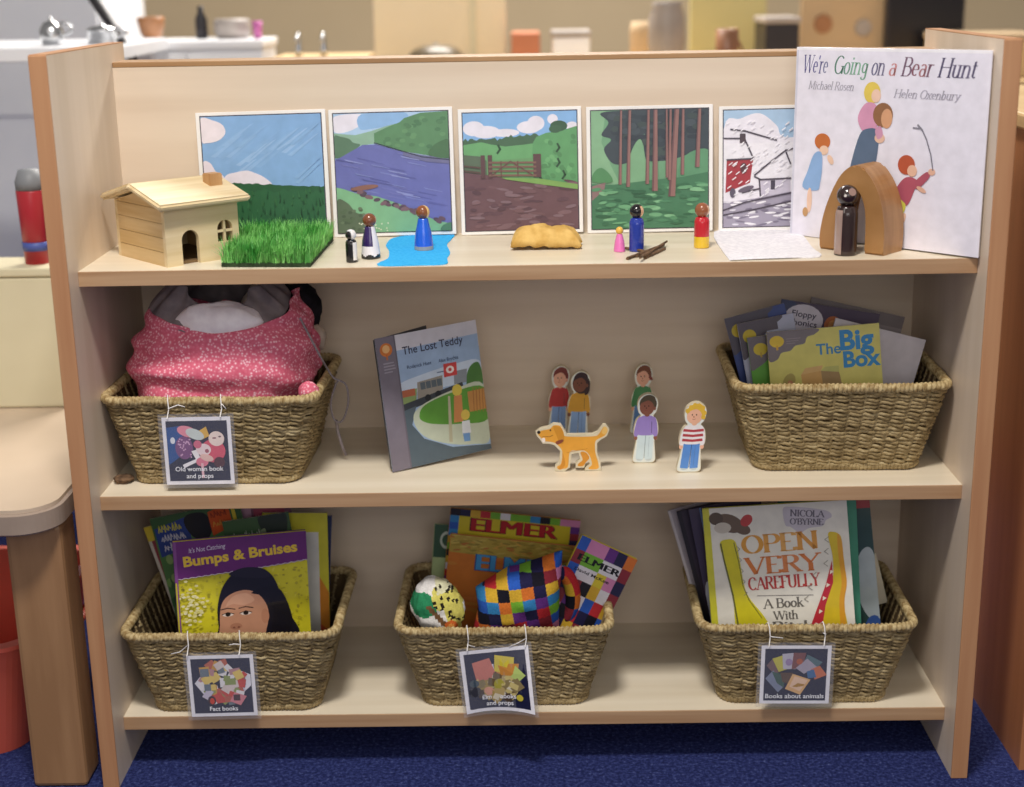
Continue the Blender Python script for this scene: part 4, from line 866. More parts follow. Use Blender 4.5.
# ================================================================== wooden cut-out children and dog
def standee(name, label, base, outline, art, scale_px, cat, thick=.0085, yaw=0, shear=0):
    """outline and art in crop pixels; base = crop pixel of the middle of the foot"""
    S, (bu, bv) = scale_px, base; p = atz(530+bu/S, 360+bv/S, Z2); k = mpp(p)/S
    t = thing(name, label, cat, (p.x, p.y, Z2+.0004), yaw, group='wooden cut-out figures on the middle shelf')
    q = lambda pts: [((x+(bv-y)*shear-bu)*k, (bv-y)*k/.965) for x, y in pts]
    o = q(outline); zmin = min(z for _, z in o); b = bmesh.new()
    f0 = [b.verts.new((x, 0, z-zmin)) for x, z in o]; f1 = [b.verts.new((x, thick, z-zmin)) for x, z in o]
    A0 = b.faces.new(f0); A1 = b.faces.new(f1[::-1])
    for i in range(len(o)): b.faces.new((f0[i], f1[i], f1[(i+1) % len(o)], f0[(i+1) % len(o)]))
    b.normal_update(); bmesh.ops.triangulate(b, faces=[A0, A1]); bmesh.ops.recalc_face_normals(b, faces=b.faces); link('plywood', b, 'ply', t)
    A = Art(1, 1, 0, -.0001, -zmin); art(A, q, k); A.done('painted_front', 'satin', t); return t
def child_outline(cx, top, bot, hw):
    H = bot-top; L = [(.0, .62), (.03, .9), (.09, .92), (.36, .74), (.40, .96), (.50, 1.0), (.62, .84), (.685, .52), (.74, .72), (.84, .84), (.93, .72), (.985, .35)]
    pts = [(cx-hw*w, bot-H*z) for z, w in L]+[(cx, top)]+[(cx+hw*w, bot-H*z) for z, w in L[::-1]]; o = []
    N = len(pts)
    for i in range(N):
        p0, p1, p2, p3 = pts[i-1], pts[i], pts[(i+1) % N], pts[(i+2) % N]
        for j in range(4):
            s = j/4; o.append(tuple(.5*(2*p1[d]+(p2[d]-p0[d])*s+(2*p0[d]-5*p1[d]+4*p2[d]-p3[d])*s*s+(3*p1[d]-p0[d]-3*p2[d]+p3[d])*s**3) for d in (0, 1)))
    return o
def child(label, cx, top, bot, hw, skin, hair, jumper, jeans, stripes=None, style='short', lean=.065):
    H = bot-top; X = lambda a: cx+a*hw; Y = lambda z: bot-H*z
    def art(A, q, k):
        R_ = lambda pts, c: A.sm(q([(X(a), Y(z)) for a, z in pts]), c)
        E_ = lambda a, z, ra, rz, c, rot=0: A.ell(*q([(X(a), Y(z))])[0], ra*hw*k, rz*H*k, c, rot)
        A.poly(q([(x, y) for x, y in [(cx+(px_-cx)*.95, Y(.5)+(py_-Y(.5))*.985) for px_, py_ in child_outline(cx, top, bot, hw)]]), '#e4e8e2')
        for s in (-1, 1): E_(s*.34, .045, .30, .03, '#dfe6e6'); E_(s*.36, .05, .24, .022, '#c4d0d2')
        A.poly(q([(X(-.68), Y(.06)), (X(-.06), Y(.05)), (X(-.02), Y(.4)), (X(.02), Y(.4)), (X(.06), Y(.05)), (X(.68), Y(.06)), (X(.62), Y(.44)), (X(-.62), Y(.44))]), jeans)
        A.line(q([(X(0), Y(.4)), (X(.0), Y(.07))]), .0009, '#3f5a8a' if jeans != '#cfe0e6' else '#8fa4b0'); A.line(q([(X(.3), Y(.38)), (X(.32), Y(.09))]), .0005, '#5a7ab0' if jeans != '#cfe0e6' else '#a9bcc6')
        for s in (-1, 1): E_(s*.80, .365, .15, .035, skin); R_([(s*.5, .665), (s*.78, .62), (s*.96, .42), (s*.68, .39), (s*.45, .5)], jumper)
        R_([(-.52, .665), (0, .69), (.52, .665), (.68, .55), (.66, .42), (0, .40), (-.66, .42), (-.68, .55)], jumper)
        if stripes:
            for z in (.60, .53, .46): A.poly(q([(X(-.78), Y(z-.014)), (X(-.76), Y(z+.024)), (X(0), Y(z+.010)), (X(.76), Y(z+.024)), (X(.80), Y(z-.014)), (X(0), Y(z-.025))]), stripes)
        else: A.line(q([(X(.42), Y(.6)), (X(.46), Y(.44))]), .0005, '#2a2a30')
        E_(0, .70, .2, .03, skin)
        if style == 'bob': E_(.08, .81, .76, .15, hair); R_([(.35, .86), (.8, .8), (.76, .68), (.4, .66)], hair)
        else: E_(.02, .855, .70, .125, hair)
        E_(-.06, .80, .58, .112, skin); E_(.58, .79, .10, .027, skin)
        R_([(-.64, .86), (-.45, .95), (0, .985), (.5, .955), (.66, .86), (.4, .885), (0, .905), (-.4, .88)], hair)
        if stripes:
            for a, z in ((-.4, .93), (-.12, .96), (.2, .955), (.5, .92), (-.62, .88), (.66, .85), (.62, .79)): E_(a, z, .17, .035, hair)
        dk = '#2b1c18'
        for a in (-.24, .08): E_(a, .825, .045, .012, dk)
        E_(-.1, .795, .05, .012, '#b5745a' if skin > '#a' else '#4a2a20'); A.line(q([(X(-.2), Y(.765)), (X(-.08), Y(.757)), (X(.04), Y(.765))]), .0005, '#8a3a34')
        if style == 'tail': E_(.66, .80, .14, .04, '#7d3a34', .6)
    return standee('cutout_child', label, (cx, bot), child_outline(cx, top, bot, hw), art, 5.389, 'wooden figure', shear=lean)
child('cut-out child in a red jumper and blue jeans, behind the dog', 148, 36, 398, 58, '#e3ab90', '#7a3832', '#b53638', '#7f9fd2')
child('cut-out child in a mustard jumper with a dark bob, behind the dog', 254, 64, 425, 62, '#7a4c3a', '#38272a', '#cf9a36', '#8aaad8', style='bob')
child('cut-out child in a green jumper with brown hair, behind the child in purple', 590, 26, 398, 58, '#e3ab90', '#74452f', '#4c8a58', '#5c86be', style='tail')
child('cut-out child in a purple jumper and pale trousers', 612, 184, 556, 66, '#8a5846', '#544a38', '#9c86cc', '#cfe0e6')
child('cut-out child with yellow hair in a red and white striped top', 852, 230, 606, 70, '#eeb89a', '#e3b840', '#ede8ea', '#5b8fd8', stripes='#b5434a', lean=.11)
def dog_art(A, q, k):
    S_ = lambda pts, c: A.sm(q(pts), c, 4)
    S_([(45, 390), (70, 378), (110, 370), (130, 352), (165, 356), (183, 390), (195, 412), (340, 414), (372, 400), (398, 362), (418, 378), (405, 408), (372, 426), (352, 444), (352, 500), (368, 560), (366, 590), (320, 592), (318, 582), (334, 566), (322, 520), (296, 492), (262, 490), (216, 496), (205, 575), (180, 588), (150, 588), (148, 574), (168, 558), (174, 490), (140, 450), (110, 440), (75, 436), (66, 424), (48, 402)], '#e3a23c')
    S_([(300, 500), (320, 530), (300, 556), (286, 574), (258, 574), (262, 560), (284, 540), (272, 500)], '#d38e2e'); S_([(176, 500), (190, 560), (172, 590), (152, 588), (172, 556)], '#cf8a2a')
    S_([(128, 358), (168, 366), (186, 410), (180, 450), (160, 448), (146, 410)], '#cf8f2e'); A.ell(*q([(50, 388)])[0], 9*k, 9*k, '#1d1718'); A.ell(*q([(112, 378)])[0], 4*k, 5*k, '#2a1c14'); S_([(64, 424), (80, 418), (84, 436), (72, 444)], '#f3e6dc')
    A.line(q([(70, 412), (110, 412), (126, 404)]), 2.4*k, '#8a5a20'); S_([(140, 440), (176, 428), (180, 440), (150, 456)], '#8a4a34'); A.line(q([(200, 500), (262, 488), (310, 480)]), 2*k, '#b87a26'); S_([(385, 392), (402, 362), (418, 378), (404, 404)], '#e9bd6a')
standee('cutout_dog', 'cut-out yellow dog standing in front of two cut-out children', (258, 600),
        [(33, 388), (60, 368), (105, 360), (128, 344), (168, 348), (192, 386), (202, 404), (338, 404), (366, 390), (394, 352), (410, 354), (428, 378), (414, 414), (378, 434), (362, 450), (362, 500), (380, 560), (382, 602), (296, 600), (296, 586), (322, 566), (314, 536), (300, 556), (292, 584), (246, 584), (246, 560), (272, 540), (262, 502), (224, 508), (216, 580), (188, 602), (134, 600), (136, 572), (158, 554), (164, 492), (132, 458), (104, 450), (70, 450), (58, 430), (40, 410)], dog_art, 5.389, 'wooden figure')

# ================================================================== pink floral bag with its contents
bx0, by0, _ = CTR[0]
def blob_bm(rx, ry, rz, seed, amp=.12, n=28, m_=18, fq=1.6, flat=0):
    b = bmesh.new(); rings = []
    for j in range(1, m_):
        th = PI*j/m_; r = []
        for i in range(n):
            ph = 2*PI*i/n; d = Vector((math.sin(th)*math.cos(ph), math.sin(th)*math.sin(ph), math.cos(th)))
            k = 1+amp*noise.noise(d*fq+Vector((seed*7.3, seed, 0)))+amp*.45*noise.noise(d*fq*2.7+Vector((0, seed, seed)))
            r.append(b.verts.new((d.x*rx*k, d.y*ry*k, max(d.z*rz*k, -rz*(1-flat)))))
        rings.append(r)
    top = b.verts.new((0, 0, rz)); bot = b.verts.new((0, 0, -rz*(1-flat)))
    for a, c in zip(rings, rings[1:]):
        for i in range(n): b.faces.new((a[i], c[i], c[(i+1) % n], a[(i+1) % n]))
    for i in range(n): b.faces.new((top, rings[0][i], rings[0][(i+1) % n])); b.faces.new((bot, rings[-1][(i+1) % n], rings[-1][i]))
    return b
def cloth_bag():
    t = thing('drawstring_bag', 'pink floral drawstring bag with a grey lining, slumped in a basket', 'bag', (bx0, by0, Z2+.007))
    z0 = Z2+.007; LV = [(.0, .084, .066), (.06, .10, .08), (.108, .118, .092), (.135, .126, .094), (.165, .119, .088), (.20, .104, .078), (.235, .09, .066)]
    def prof(z):
        for (a, b, c), (d, e, f) in zip(LV, LV[1:]):
            if z <= d: s = (z-a)/(d-a); s = s*s*(3-2*s)*.5+s*.5; return b+(e-b)*s, c+(f-c)*s
        return LV[-1][1:]
    def lip(a): return .190+.030*abs(math.cos(a))**1.5+.012*(math.sin(a)*.5+.5)+.004*math.sin(3*a+1)   # front low, back high
    N, Mv = 150, 70; b = bmesh.new(); g = []
    for j in range(Mv+1):
        for i in range(N):
            a = 2*PI*i/N; zt = lip(a); s = j/Mv; z = zt*s; hw, hd = prof(z); q = 2.6; ca, sa = math.cos(a), math.sin(a)
            k = (abs(ca)**q+abs(sa)**q)**(-1/q)
            P = Vector((ca*2.2, sa*2.2, z*16)); f = min(1, max(0, (z-.05)/.06))
            fold = math.sin(z*150+2.2*math.sin(a*2+1)+3*noise.noise(P*.7)+a*1.5)
            d = f*(.0075*fold*(.5+.5*noise.noise(P*.5+Vector((5, 0, 0))))+.010*noise.noise(P*.45)+.004*noise.noise(P*1.5))
            x, y = ca*k*(hw+d), sa*k*(hd+d*.8)
            if z < .118: x = max(min(x, .092+z*.22), -.092-z*.22); y = max(min(y, .076+z*.18), -.076-z*.18)
            g.append(b.verts.new((x+.004*f, y, max(z+f*.004*noise.noise(P*.8+Vector((0, 9, 0))), .001))))
    for j in range(Mv):
        for i in range(N): b.faces.new((g[j*N+i], g[j*N+(i+1) % N], g[(j+1)*N+(i+1) % N], g[(j+1)*N+i]))
    b.faces.new(g[:N][::-1])
    o = link('floral_body', b, 'floral', t, True); sd = o.modifiers.new('thick', 'SOLIDIFY'); sd.thickness = .0016; sd.offset = -1
    b = bmesh.new(); g = []; Mv = 30                                  # grey lining collar gathered towards the top
    for j in range(Mv+1):
        for i in range(N):
            a = 2*PI*i/N; s = j/Mv; zt = lip(a)-.008; top = .252+.006*math.sin(a*5); z = zt+(top-zt)*s; hw, hd = prof(zt); ca, sa = math.cos(a), math.sin(a); k = (abs(ca)**2.4+abs(sa)**2.4)**(-1/2.4)
            op = max(0, -math.sin(a-.1))**3                           # open towards the front
            sh = 1-.035-(.40)*s**1.2; P = Vector((ca*2.5, sa*2.5, z*14)); d = .012*s*noise.noise(P)+.005*math.sin(a*17+z*20+2*noise.noise(P))*min(1, s*2)
            z = z-op*(z-zt)*.72
            g.append(b.verts.new((ca*k*(hw*sh+d)+.002, sa*k*(hd*sh+d)*(1-.0*op), z)))
    for j in range(Mv):
        for i in range(N): b.faces.new((g[j*N+i], g[j*N+(i+1) % N], g[(j+1)*N+(i+1) % N], g[(j+1)*N+i]))
    o = link('lining_collar', b, 'gauze', t, True); sd = o.modifiers.new('thick', 'SOLIDIFY'); sd.thickness = .0012
    O = t.location; s = bmesh.new()
    path = [aty(300, 318, by0-.06), aty(318, 352, by0-.075), aty(327, 368, by0-.03), aty(334, 378, .16), aty(346, 385, .165), aty(348, 404, .167), aty(342, 421, .168), aty(334, 419, .168), aty(331, 402, .167), aty(336, 384, .165), aty(338, 382, .163)]
    pts = []
    for i in range(len(path)-1):
        p0, p1, p2, p3 = path[max(i-1, 0)], path[i], path[i+1], path[min(i+2, len(path)-1)]
        for j in range(6): u = j/6; pts.append(.5*(2*p1+(p2-p0)*u+(2*p0-5*p1+4*p2-p3)*u*u+(3*p1-p0-3*p2+p3)*u**3)-O)
    tube(s, pts, .0014, 8); tube(s, [aty(336, 420, .17)-O, aty(338, 432, .172)-O, aty(342, 446, .176)-O, aty(346, 455, .178)-O], .0022, 8); link('drawstring', s, 'cord', t)
    return t
cloth_bag()
def stuffed(name, label, cat, px, y, rx, ry, rz, mat, seed, amp=.14):
    p = aty(*px, y); o = link(name, blob_bm(rx, ry, rz, seed, amp), mat, None, True); o.location = p; tag(o, label, cat); return o
stuffed('plush_bundle', 'white plush bundle with pale pink marks peeping out of the pink floral bag', 'soft toy', (220, 326), by0-.058, .056, .024, .032, 'white_cloth', 3, .16)
stuffed('plush_bundle', 'beige plush bundle at the back right inside the floral bag', 'soft toy', (262, 312), by0+.012, .026, .022, .04, 'beige_cloth', 5)
stuffed('plush_bundle', 'beige rounded plush piece poking out on the right of the floral bag', 'soft toy', (317, 338), by0+.03, .013, .014, .018, 'beige_cloth', 8)
stuffed('cloth_bundle', 'black cloth bundle behind the right side of the floral bag', 'cloth', (297, 312), by0+.045, .034, .03, .045, 'black_cloth', 9)
sc = stuffed('cloth_bundle', 'folded pink patterned cloth in the front right corner of the basket holding the floral bag', 'cloth', (309, 392), by0-.083, .014, .011, .014, 'floral', 12)
p = atz(119, 485, Z2); o = link('cloth_scrap', blob_bm(.013, .012, .0055, 21, .25, flat=.1), 'bark', None, True); o.location = (p.x+.004, p.y+.01, Z2+.0052); tag(o, 'small dark brown crumpled scrap left of the basket on the middle shelf', 'scrap')

# ================================================================== books in the right middle basket
GB = 'thin reading books in the right middle basket'
F2 = Z2+.0075
def big_box(A):
    A.vk = .62; A.full('#d8cf72'); A.sm([(0, 1), (.44, 1), (.43, .93), (.36, .9), (.33, .82), (.25, .8), (.2, .74), (.12, .72), (.08, .64), (0, .64)], '#7b7278'); A.sm([(-.0, 1), (.1, .99), (.44, 1), (.44, 1), (0, 1)], '#7b7278')
    A.ell(.085, .87, .065, .075, '#e3c23a'); A.rect(.075, .76, .095, .82, '#d8a838'); A.rect(.17, .89, .3, .9, '#94898e'); A.rect(.17, .86, .28, .87, '#94898e'); A.rect(.17, .83, .25, .84, '#94898e')
    A.text('The', .43, .66, .14, '#3e86b8', .018); A.text('Big', .645, .70, .25, '#2f8ac8', .035); A.text('Box', .665, .475, .2, '#2f8ac8', .035)
    A.poly([(.30, .1), (.28, .42), (.46, .45), (.48, .1)], '#d3a562'); A.poly([(.46, .45), (.48, .1), (.66, .1), (.62, .42)], '#a88a5c'); A.poly([(.28, .42), (.32, .5), (.48, .52), (.46, .45)], '#dcb476'); A.poly([(.46, .45), (.5, .5), (.62, .5), (.62, .42)], '#c2c070')
    A.ell(.17, .34, .055, .11, '#b3a35a', -.2); A.ell(.2, .22, .06, .1, '#a86e4a', .3); A.ell(.18, .32, .025, .04, '#c98a62')
M, w, h = frame((766.5, 332.5), (879, 323), .168, .152, .12, floor=F2); book('thin yellow book titled The Big Box with a grey corner', M, w, h, .0035, '#cfc66a', big_box, 'satin', GB, 'soft', 'reading_book')
def tree_book(top, body, fy):
    def f(A):
        A.vk = .7; A.full(body); A.sm([(0, 1), (.8, 1), (.5, .86), (.3, .70), (.12, .62), (0, .60), (0, .8)], top); A.rect(0, .86, .7, 1, top); A.ell(.15+fy, .84, .12, .075, '#cdb52e'); A.rect(.135+fy, .74, .165+fy, .8, '#b99a2e')
    return f
for TL, TR, y, ti, lab, tp, bd, fy in (((747, 338), (806, 329), .182, .12, 'reading book with a yellow tree badge and green cover, next behind the yellow book', '#6f676e', '#5fa23a', .05),
                                   ((737, 324), (793, 313), .196, .11, 'reading book with a yellow tree badge and pale blue cover, second from the left', '#5d5560', '#b9bcd4', .03),
                                   ((724.5, 319), (784, 303), .212, .10, 'reading book with a yellow tree badge and dark blue cover, leftmost in the basket', '#55505e', '#3d4f8e', .03)):
    M, w, h = frame(TL, TR, y, y, ti, floor=F2); book(lab, M, w, h, .003, bd, tree_book(tp, bd, fy), 'satin', GB, 'soft', 'reading_book')
def phonics(A):
    A.vk = .7; A.full('#4d3f58'); A.poly([(.45, 0), (1, 0), (1, .62), (.52, .86)], '#cfc6cc'); A.sm([(0, .6), (.16, .95), (0, 1)], '#3d4468')
    A.ell(.25, .81, .2, .17, '#d6cfdc'); A.text('Floppy', .25, .84, .085, '#3a3350', .015, 0, 'c', .25); A.text('Phonics', .25, .745, .085, '#3a3350', .015, 0, 'c', .29)
    A.ell(.55, .80, .085, .1, '#b86a3c'); A.ell(.55, .80, .045, .055, '#d99a5c'); A.text('C', .66, .58, .2, '#4a4650', .01)
M, w, h = frame((782, 299), (880, 314), .225, .225, .1, floor=F2); book('dark purple reading book with a white title bubble and orange badge, rear of the basket', M, w, h, .003, '#4d3f58', phonics, 'satin', GB, 'soft', 'reading_book')
M, w, h = frame((812, 297), (905, 317), .24, .24, .1, floor=F2); book('grey-backed reading book sloping down to the right at the very back of the basket', M, w, h, .004, '#746a6a', lambda A: (A.rect(0, 0, 1, 1, '#8b8182'), A.rect(0, .9, 1, 1, '#756b6c'), A.rect(.5, .7, .8, .86, '#7e7476')), 'satin', GB, 'soft', 'reading_book')
M, w, h = frame((836, 318), (926, 340), .19, .19, .11, floor=F2); book('white reading book with a red lower edge, sloping to the right behind the yellow book', M, w, h, .003, '#cfc8d2', lambda A: (A.rect(0, 0, 1, 1, '#d8d2da'), A.sm([(.2, 0), (.25, .42), (.5, .5), (.75, .44), (1, .42), (1, 0)], '#c4705c'), A.ell(.7, .36, .12, .1, '#b85a4c')), 'satin', GB, 'soft', 'reading_book')

# ================================================================== fact books, bottom left basket
F3 = Z3+.0075; GF = 'fact books in the bottom left basket'
def bumps(A):
    U, C = mapper(150, 148, 848, 1000)
    A.vk = .665; A.full('#d8cf2c')
    q = random.Random(2)
    for k in range(260):
        x, y = q.uniform(0, 1), q.uniform(.12, .68); A.ell(x, y, q.uniform(.006, .02), q.uniform(.004, .012), q.choice(['#c9bf2a', '#b9ae2c', '#e3da4a', '#cfc53a', '#a99e30']), q.uniform(0, 3))
    for k in range(70): x, y = q.gauss(.12, .06), q.gauss(.4, .1); A.ell(max(x, .02), y, .014, .01, q.choice(['#e6dfa0', '#efe9c0', '#dcd27a']))
    A.poly([(0, 1), (1, 1), (1, .735)]+[(1-i/30, .735-.085*(i/30)**.8-(.006 if i % 2 else 0)) for i in range(31)], '#6a2a72'); A.line([(i/40, .65+.085*(1-(1-i/40)**.8)+(.004 if i % 2 else -.004)) for i in range(41)], .007, '#d6c8d8')
    A.rect(0, 0, .022, 1, '#82488a'); A.rect(0, .0, .012, .62, '#c4b830')
    A.text("It's Not Catching", .115, .888, .05, '#d9cfe0', .004, .15, 'l', .27, .06)
    A.text('Bumps & Bruises', .07, .765, .108, '#e5c23c', .035, 0, 'l', .86, .055)
    A.sm([(.31, 0), (.30, .18), (.30, .36), (.35, .55), (.46, .68), (.62, .70), (.72, .62), (.78, .45), (.84, .25), (.88, 0)], '#191722'); A.sm([(.40, .66), (.52, .71), (.66, .68), (.7, .6), (.5, .62)], '#211e2c')
    A.sm([(.32, 0), (.31, .20), (.33, .38), (.40, .47), (.52, .50), (.62, .44), (.68, .30), (.66, .12), (.60, 0)], '#c58f72'); A.sm([(.36, .36), (.42, .45), (.52, .47), (.58, .40), (.5, .36), (.42, .38)], '#d4a184'); A.sm([(.56, .47), (.66, .42), (.72, .28), (.70, .1), (.8, 0), (.86, .2), (.76, .5)], '#15131c')
    A.ell(.655, .24, .03, .07, '#b98266'); 
    for x in (.375, .51): A.line([(x-.05, .335), (x, .345), (x+.055, .33)], .012, '#3d2a26'); A.ell(x, .285, .042, .018, '#e6d6cc'); A.ell(x, .286, .02, .018, '#1f1614'); A.line([(x-.045, .288), (x, .306), (x+.045, .288)], .008, '#2a1a18')
    A.ell(.43, .17, .045, .03, '#b07a60'); A.ell(.415, .16, .01, .007, '#7a4a3a'); A.ell(.45, .16, .01, .007, '#7a4a3a'); A.ell(.43, .08, .06, .022, '#a8584f')
M, w, h = frame((172.5, 541.5), (305.5, 530), .098, .140, .12, floor=F3); book('purple and yellow book titled Bumps and Bruises with a photographed face', M, w, h, .006, '#6a2a72', bumps, 'gloss', GF, 'hard', 'fact_book')
def scrawl(A, x, y, w, h, c, seed):                     # small lettering too blurred to read
    q = random.Random(seed); n = int(w/.035)
    for i in range(n):
        a = x+w*i/n; A.line([(a, y+q.uniform(0, .01)), (a+q.uniform(.0, .02), y+h*q.uniform(.6, 1)), (a+.024, y+h*q.uniform(0, .5))], .011, c)
def mag(A):
    A.rect(0, 0, 1, 1, '#4d7a48'); A.poly([(0, 1), (1, 1), (1, .9), (0, .86)], '#3c5f3c'); A.poly([(.02, .75), (.40, .79), (.40, .97), (.02, .93)], '#27408a')
    scrawl(A, .06, .9, .27, .05, '#c9c13c', 1); scrawl(A, .07, .84, .28, .05, '#c9c8d6', 2); scrawl(A, .08, .78, .26, .05, '#d6d4e0', 3)
    A.sm([(.36, .93), (.42, .98), (.6, .97), (.66, .88), (.55, .8), (.42, .84)], '#161820'); A.poly([(.64, .82), (.88, .86), (.88, 1), (.64, .97)], '#c4501f'); scrawl(A, .67, .93, .18, .04, '#8a2f1a', 4); scrawl(A, .67, .87, .18, .04, '#c98a3a', 5); A.rect(.9, .84, .94, 1, '#c9b43a')
    q = random.Random(3)
    for k in range(60): A.ell(q.uniform(0, 1), q.uniform(0, .75), .04, .03, q.choice(['#5a8a4c', '#3f6a40', '#79a35a', '#2f5538', '#8aa86a']))
M, w, h = frame((149.5, 519), (238, 501), .19, .18, .10, floor=F3); book('green-edged magazine with a blue title box, at the left behind the purple book', M, w, h, .003, '#4d7a48', mag, 'satin', GF, 'soft', 'fact_book')
M, w, h = frame((143.5, 528), (203, 510), .205, .203, .10, floor=F3); book('thin book with a yellow top and dark red cover, leftmost in the fact book basket', M, w, h, .003, '#a8404a', lambda A: (A.rect(0, 0, 1, 1, '#8f3c46'), A.rect(0, .9, 1, 1, '#d2b93a'), A.rect(0, 0, .05, .9, '#c9c0b4')), 'satin', GF, 'soft', 'fact_book')
def pinkmag(A):
    A.rect(0, 0, 1, 1, '#8a5a70'); A.rect(.02, .86, .36, .99, '#c79ab4'); A.rect(.4, .86, .9, .98, '#a84a62'); scrawl(A, .42, .89, .44, .07, '#d98a9c', 6); A.rect(0, 0, 1, .82, '#5d7a4a')
M, w, h = frame((228, 508), (290, 503), .20, .20, .10, floor=F3); book('pink-topped book tilted at the back of the fact books', M, w, h, .003, '#7a5a6a', pinkmag, 'satin', GF, 'soft', 'fact_book')
def jungle(A):
    A.rect(0, 0, 1, 1, '#3f5c3c'); scrawl(A, .14, .86, .45, .07, '#aeb4a8', 7); A.sm([(.55, 1), (.6, .88), (.75, .82), (.9, .85), (.95, 1)], '#26302c'); A.sm([(.45, .8), (.52, .9), (.62, .92), (.6, .82)], '#7c8a6a')
    q = random.Random(8)
    for k in range(40): A.ell(q.uniform(.05, .95), q.uniform(0, .7), .05, .04, q.choice(['#4d6f42', '#33512f', '#688a50']))
M, w, h = frame((222, 522), (288, 512), .16, .16, .12, floor=F3); book('dark green animal book tilted directly behind the purple book', M, w, h, .003, '#3a5236', jungle, 'satin', GF, 'soft', 'fact_book')
def letters(A):
    A.rect(0, 0, 1, 1, '#d3cb3c'); A.rect(.06, 0, .86, .88, '#dcdad4'); A.poly([(.86, .0), (1, 0), (1, .5), (.86, .6)], '#c9542f'); A.poly([(.86, .3), (1, .25), (1, .5), (.86, .6)], '#d98a2f')
    A.text('d', .45, .52, .32, '#2f4a34', .0); A.text('g', .47, .28, .32, '#2f4a34', .0); A.sm([(.05, .0), (.3, .3), (.55, 0)], '#6aa05a'); A.rect(.3, .02, .7, .08, '#e08a2a')
M, w, h = frame((262, 513), (327, 513), .19, .19, .10, floor=F3); book('yellow-bordered alphabet book with large letters d and g, right of the purple book', M, w, h, .004, '#d3cb3c', letters, 'satin', GF, 'soft', 'fact_book')
M, w, h = frame((270, 513), (331.5, 516), .204, .204, .10, floor=F3); book('dark blue book rightmost and rearmost among the fact books', M, w, h, .005, '#2f3f78', lambda A: (A.rect(0, 0, 1, 1, '#35447e'), A.rect(.9, 0, 1, 1, '#27325e')), 'satin', GF, 'soft', 'fact_book')

# ================================================================== patchwork books and soft toys, bottom middle basket
PW = ['#c8323a', '#2f5fc0', '#e0b43a', '#1c1a26', '#7ab83a', '#d98ab8', '#6a3488', '#e07a34', '#e8e4ec', '#8f2f3a', '#3a8ac8', '#27244a']
def patch(rnd, last=None):
    c = rnd.choice(PW)
    return c
GE = 'patchwork picture books in the bottom middle basket'
def elmer_border(A):
    r = random.Random(4); A.vk = .75; A.full('#c98a34'); n = 13
    for i in range(n): A.rect(i/n, .93, (i+1)/n, 1, patch(r)); A.rect(0, i/n*.93, .07, (i+1)/n*.93, patch(r)); A.rect(.93, i/n*.93, 1, (i+1)/n*.93, patch(r))
    A.rect(.07, .72, .93, .93, '#d8c630'); A.rect(.07, 0, .93, .72, '#c48a3c'); heavy(A, 'ELMER', .5, .783, .155, '#4a1a24', .014, align='c', width=.66); heavy(A, 'ELMER', .5, .79, .145, '#b3202c', .009, align='c', width=.65)
M, w, h = frame((451, 508), (580.5, 521), .252, .252, .08, floor=F3); book('large book with a patchwork border and red title on a yellow band', M, w, h, .006, '#c98a34', elmer_border, 'satin', GE)
def elmer_orange(A):
    A.vk = .8; A.full('#cf7a34'); A.poly([(0, .80), (1, .76), (1, 1), (0, 1)], '#b9a048'); q = random.Random(6)
    for k in range(120): A.ell(q.uniform(0, 1), q.uniform(.78, 1), q.uniform(.02, .05), .010, q.choice(['#a8903c', '#c9b25a', '#96843a', '#d0a04a', '#b8743a']), q.uniform(-.6, .6))
    for k in range(50): A.ell(q.uniform(0, 1), q.uniform(.0, .76), .06, .02, q.choice(['#d98240', '#c46c2c', '#cf8a3c']))
    heavy(A, 'ELMER', .225, .62, .195, '#1f4f9a', .014, width=.64); heavy(A, 'ELMER', .23, .628, .183, '#4a9ad8', .009, width=.63)
M, w, h = frame((451, 534), (577, 547), .225, .225, .09, floor=F3); book('orange book with a blue title, in front of the patchwork-bordered book', M, w, h, .006, '#cf7a34', elmer_orange, 'satin', GE)
def green_c(A): A.rect(0, 0, 1, 1, '#b9cc94'); A.rect(0, .72, 1, 1, '#3f5f4c'); A.ell(.3, .87, .16, .075, '#c9d2c4'); A.ell(.3, .87, .11, .05, '#3f5f4c')
M, w, h = frame((435, 524), (478, 527), .262, .262, .07, floor=F3); book('green book with a pale ring on its dark top, leftmost behind the orange book', M, w, h, .004, '#b9cc94', green_c, 'satin', GE)
def elmer_patch(A):
    r = random.Random(12); n, m_ = 6, 10; g = {}
    for j in range(m_):
        for i in range(n):
            g[i, j] = r.choice([c for c in PW if c not in (g.get((i-1, j)), g.get((i, j-1)))]); A.rect(i/n, j/m_, (i+1)/n, (j+1)/m_, g[i, j])
    A.rect(1/6, .8, .5, .9, '#7ab83a'); A.rect(.5, .8, 5/6, .9, '#e8e4ea'); A.rect(1/6, .9, .5, 1, '#d98ab8'); A.rect(.5, .7, 4/6, .8, '#e0cc3a'); A.rect(1/6, .7, .5, .8, '#e8e4ea'); heavy(A, 'ELMER', .1, .83, .16, '#141218', .012, width=.74); A.text('David McKee', .12, .755, .075, '#141218', .02, 0, 'l', .62)
M, w, h = frame((582.5, 535), (637.5, 560), .14, .138, .12, floor=F3); book('small patchwork-covered book leaning right over the basket rim', M, w, h, .009, '#e6d23a', elmer_patch, 'satin', GE)
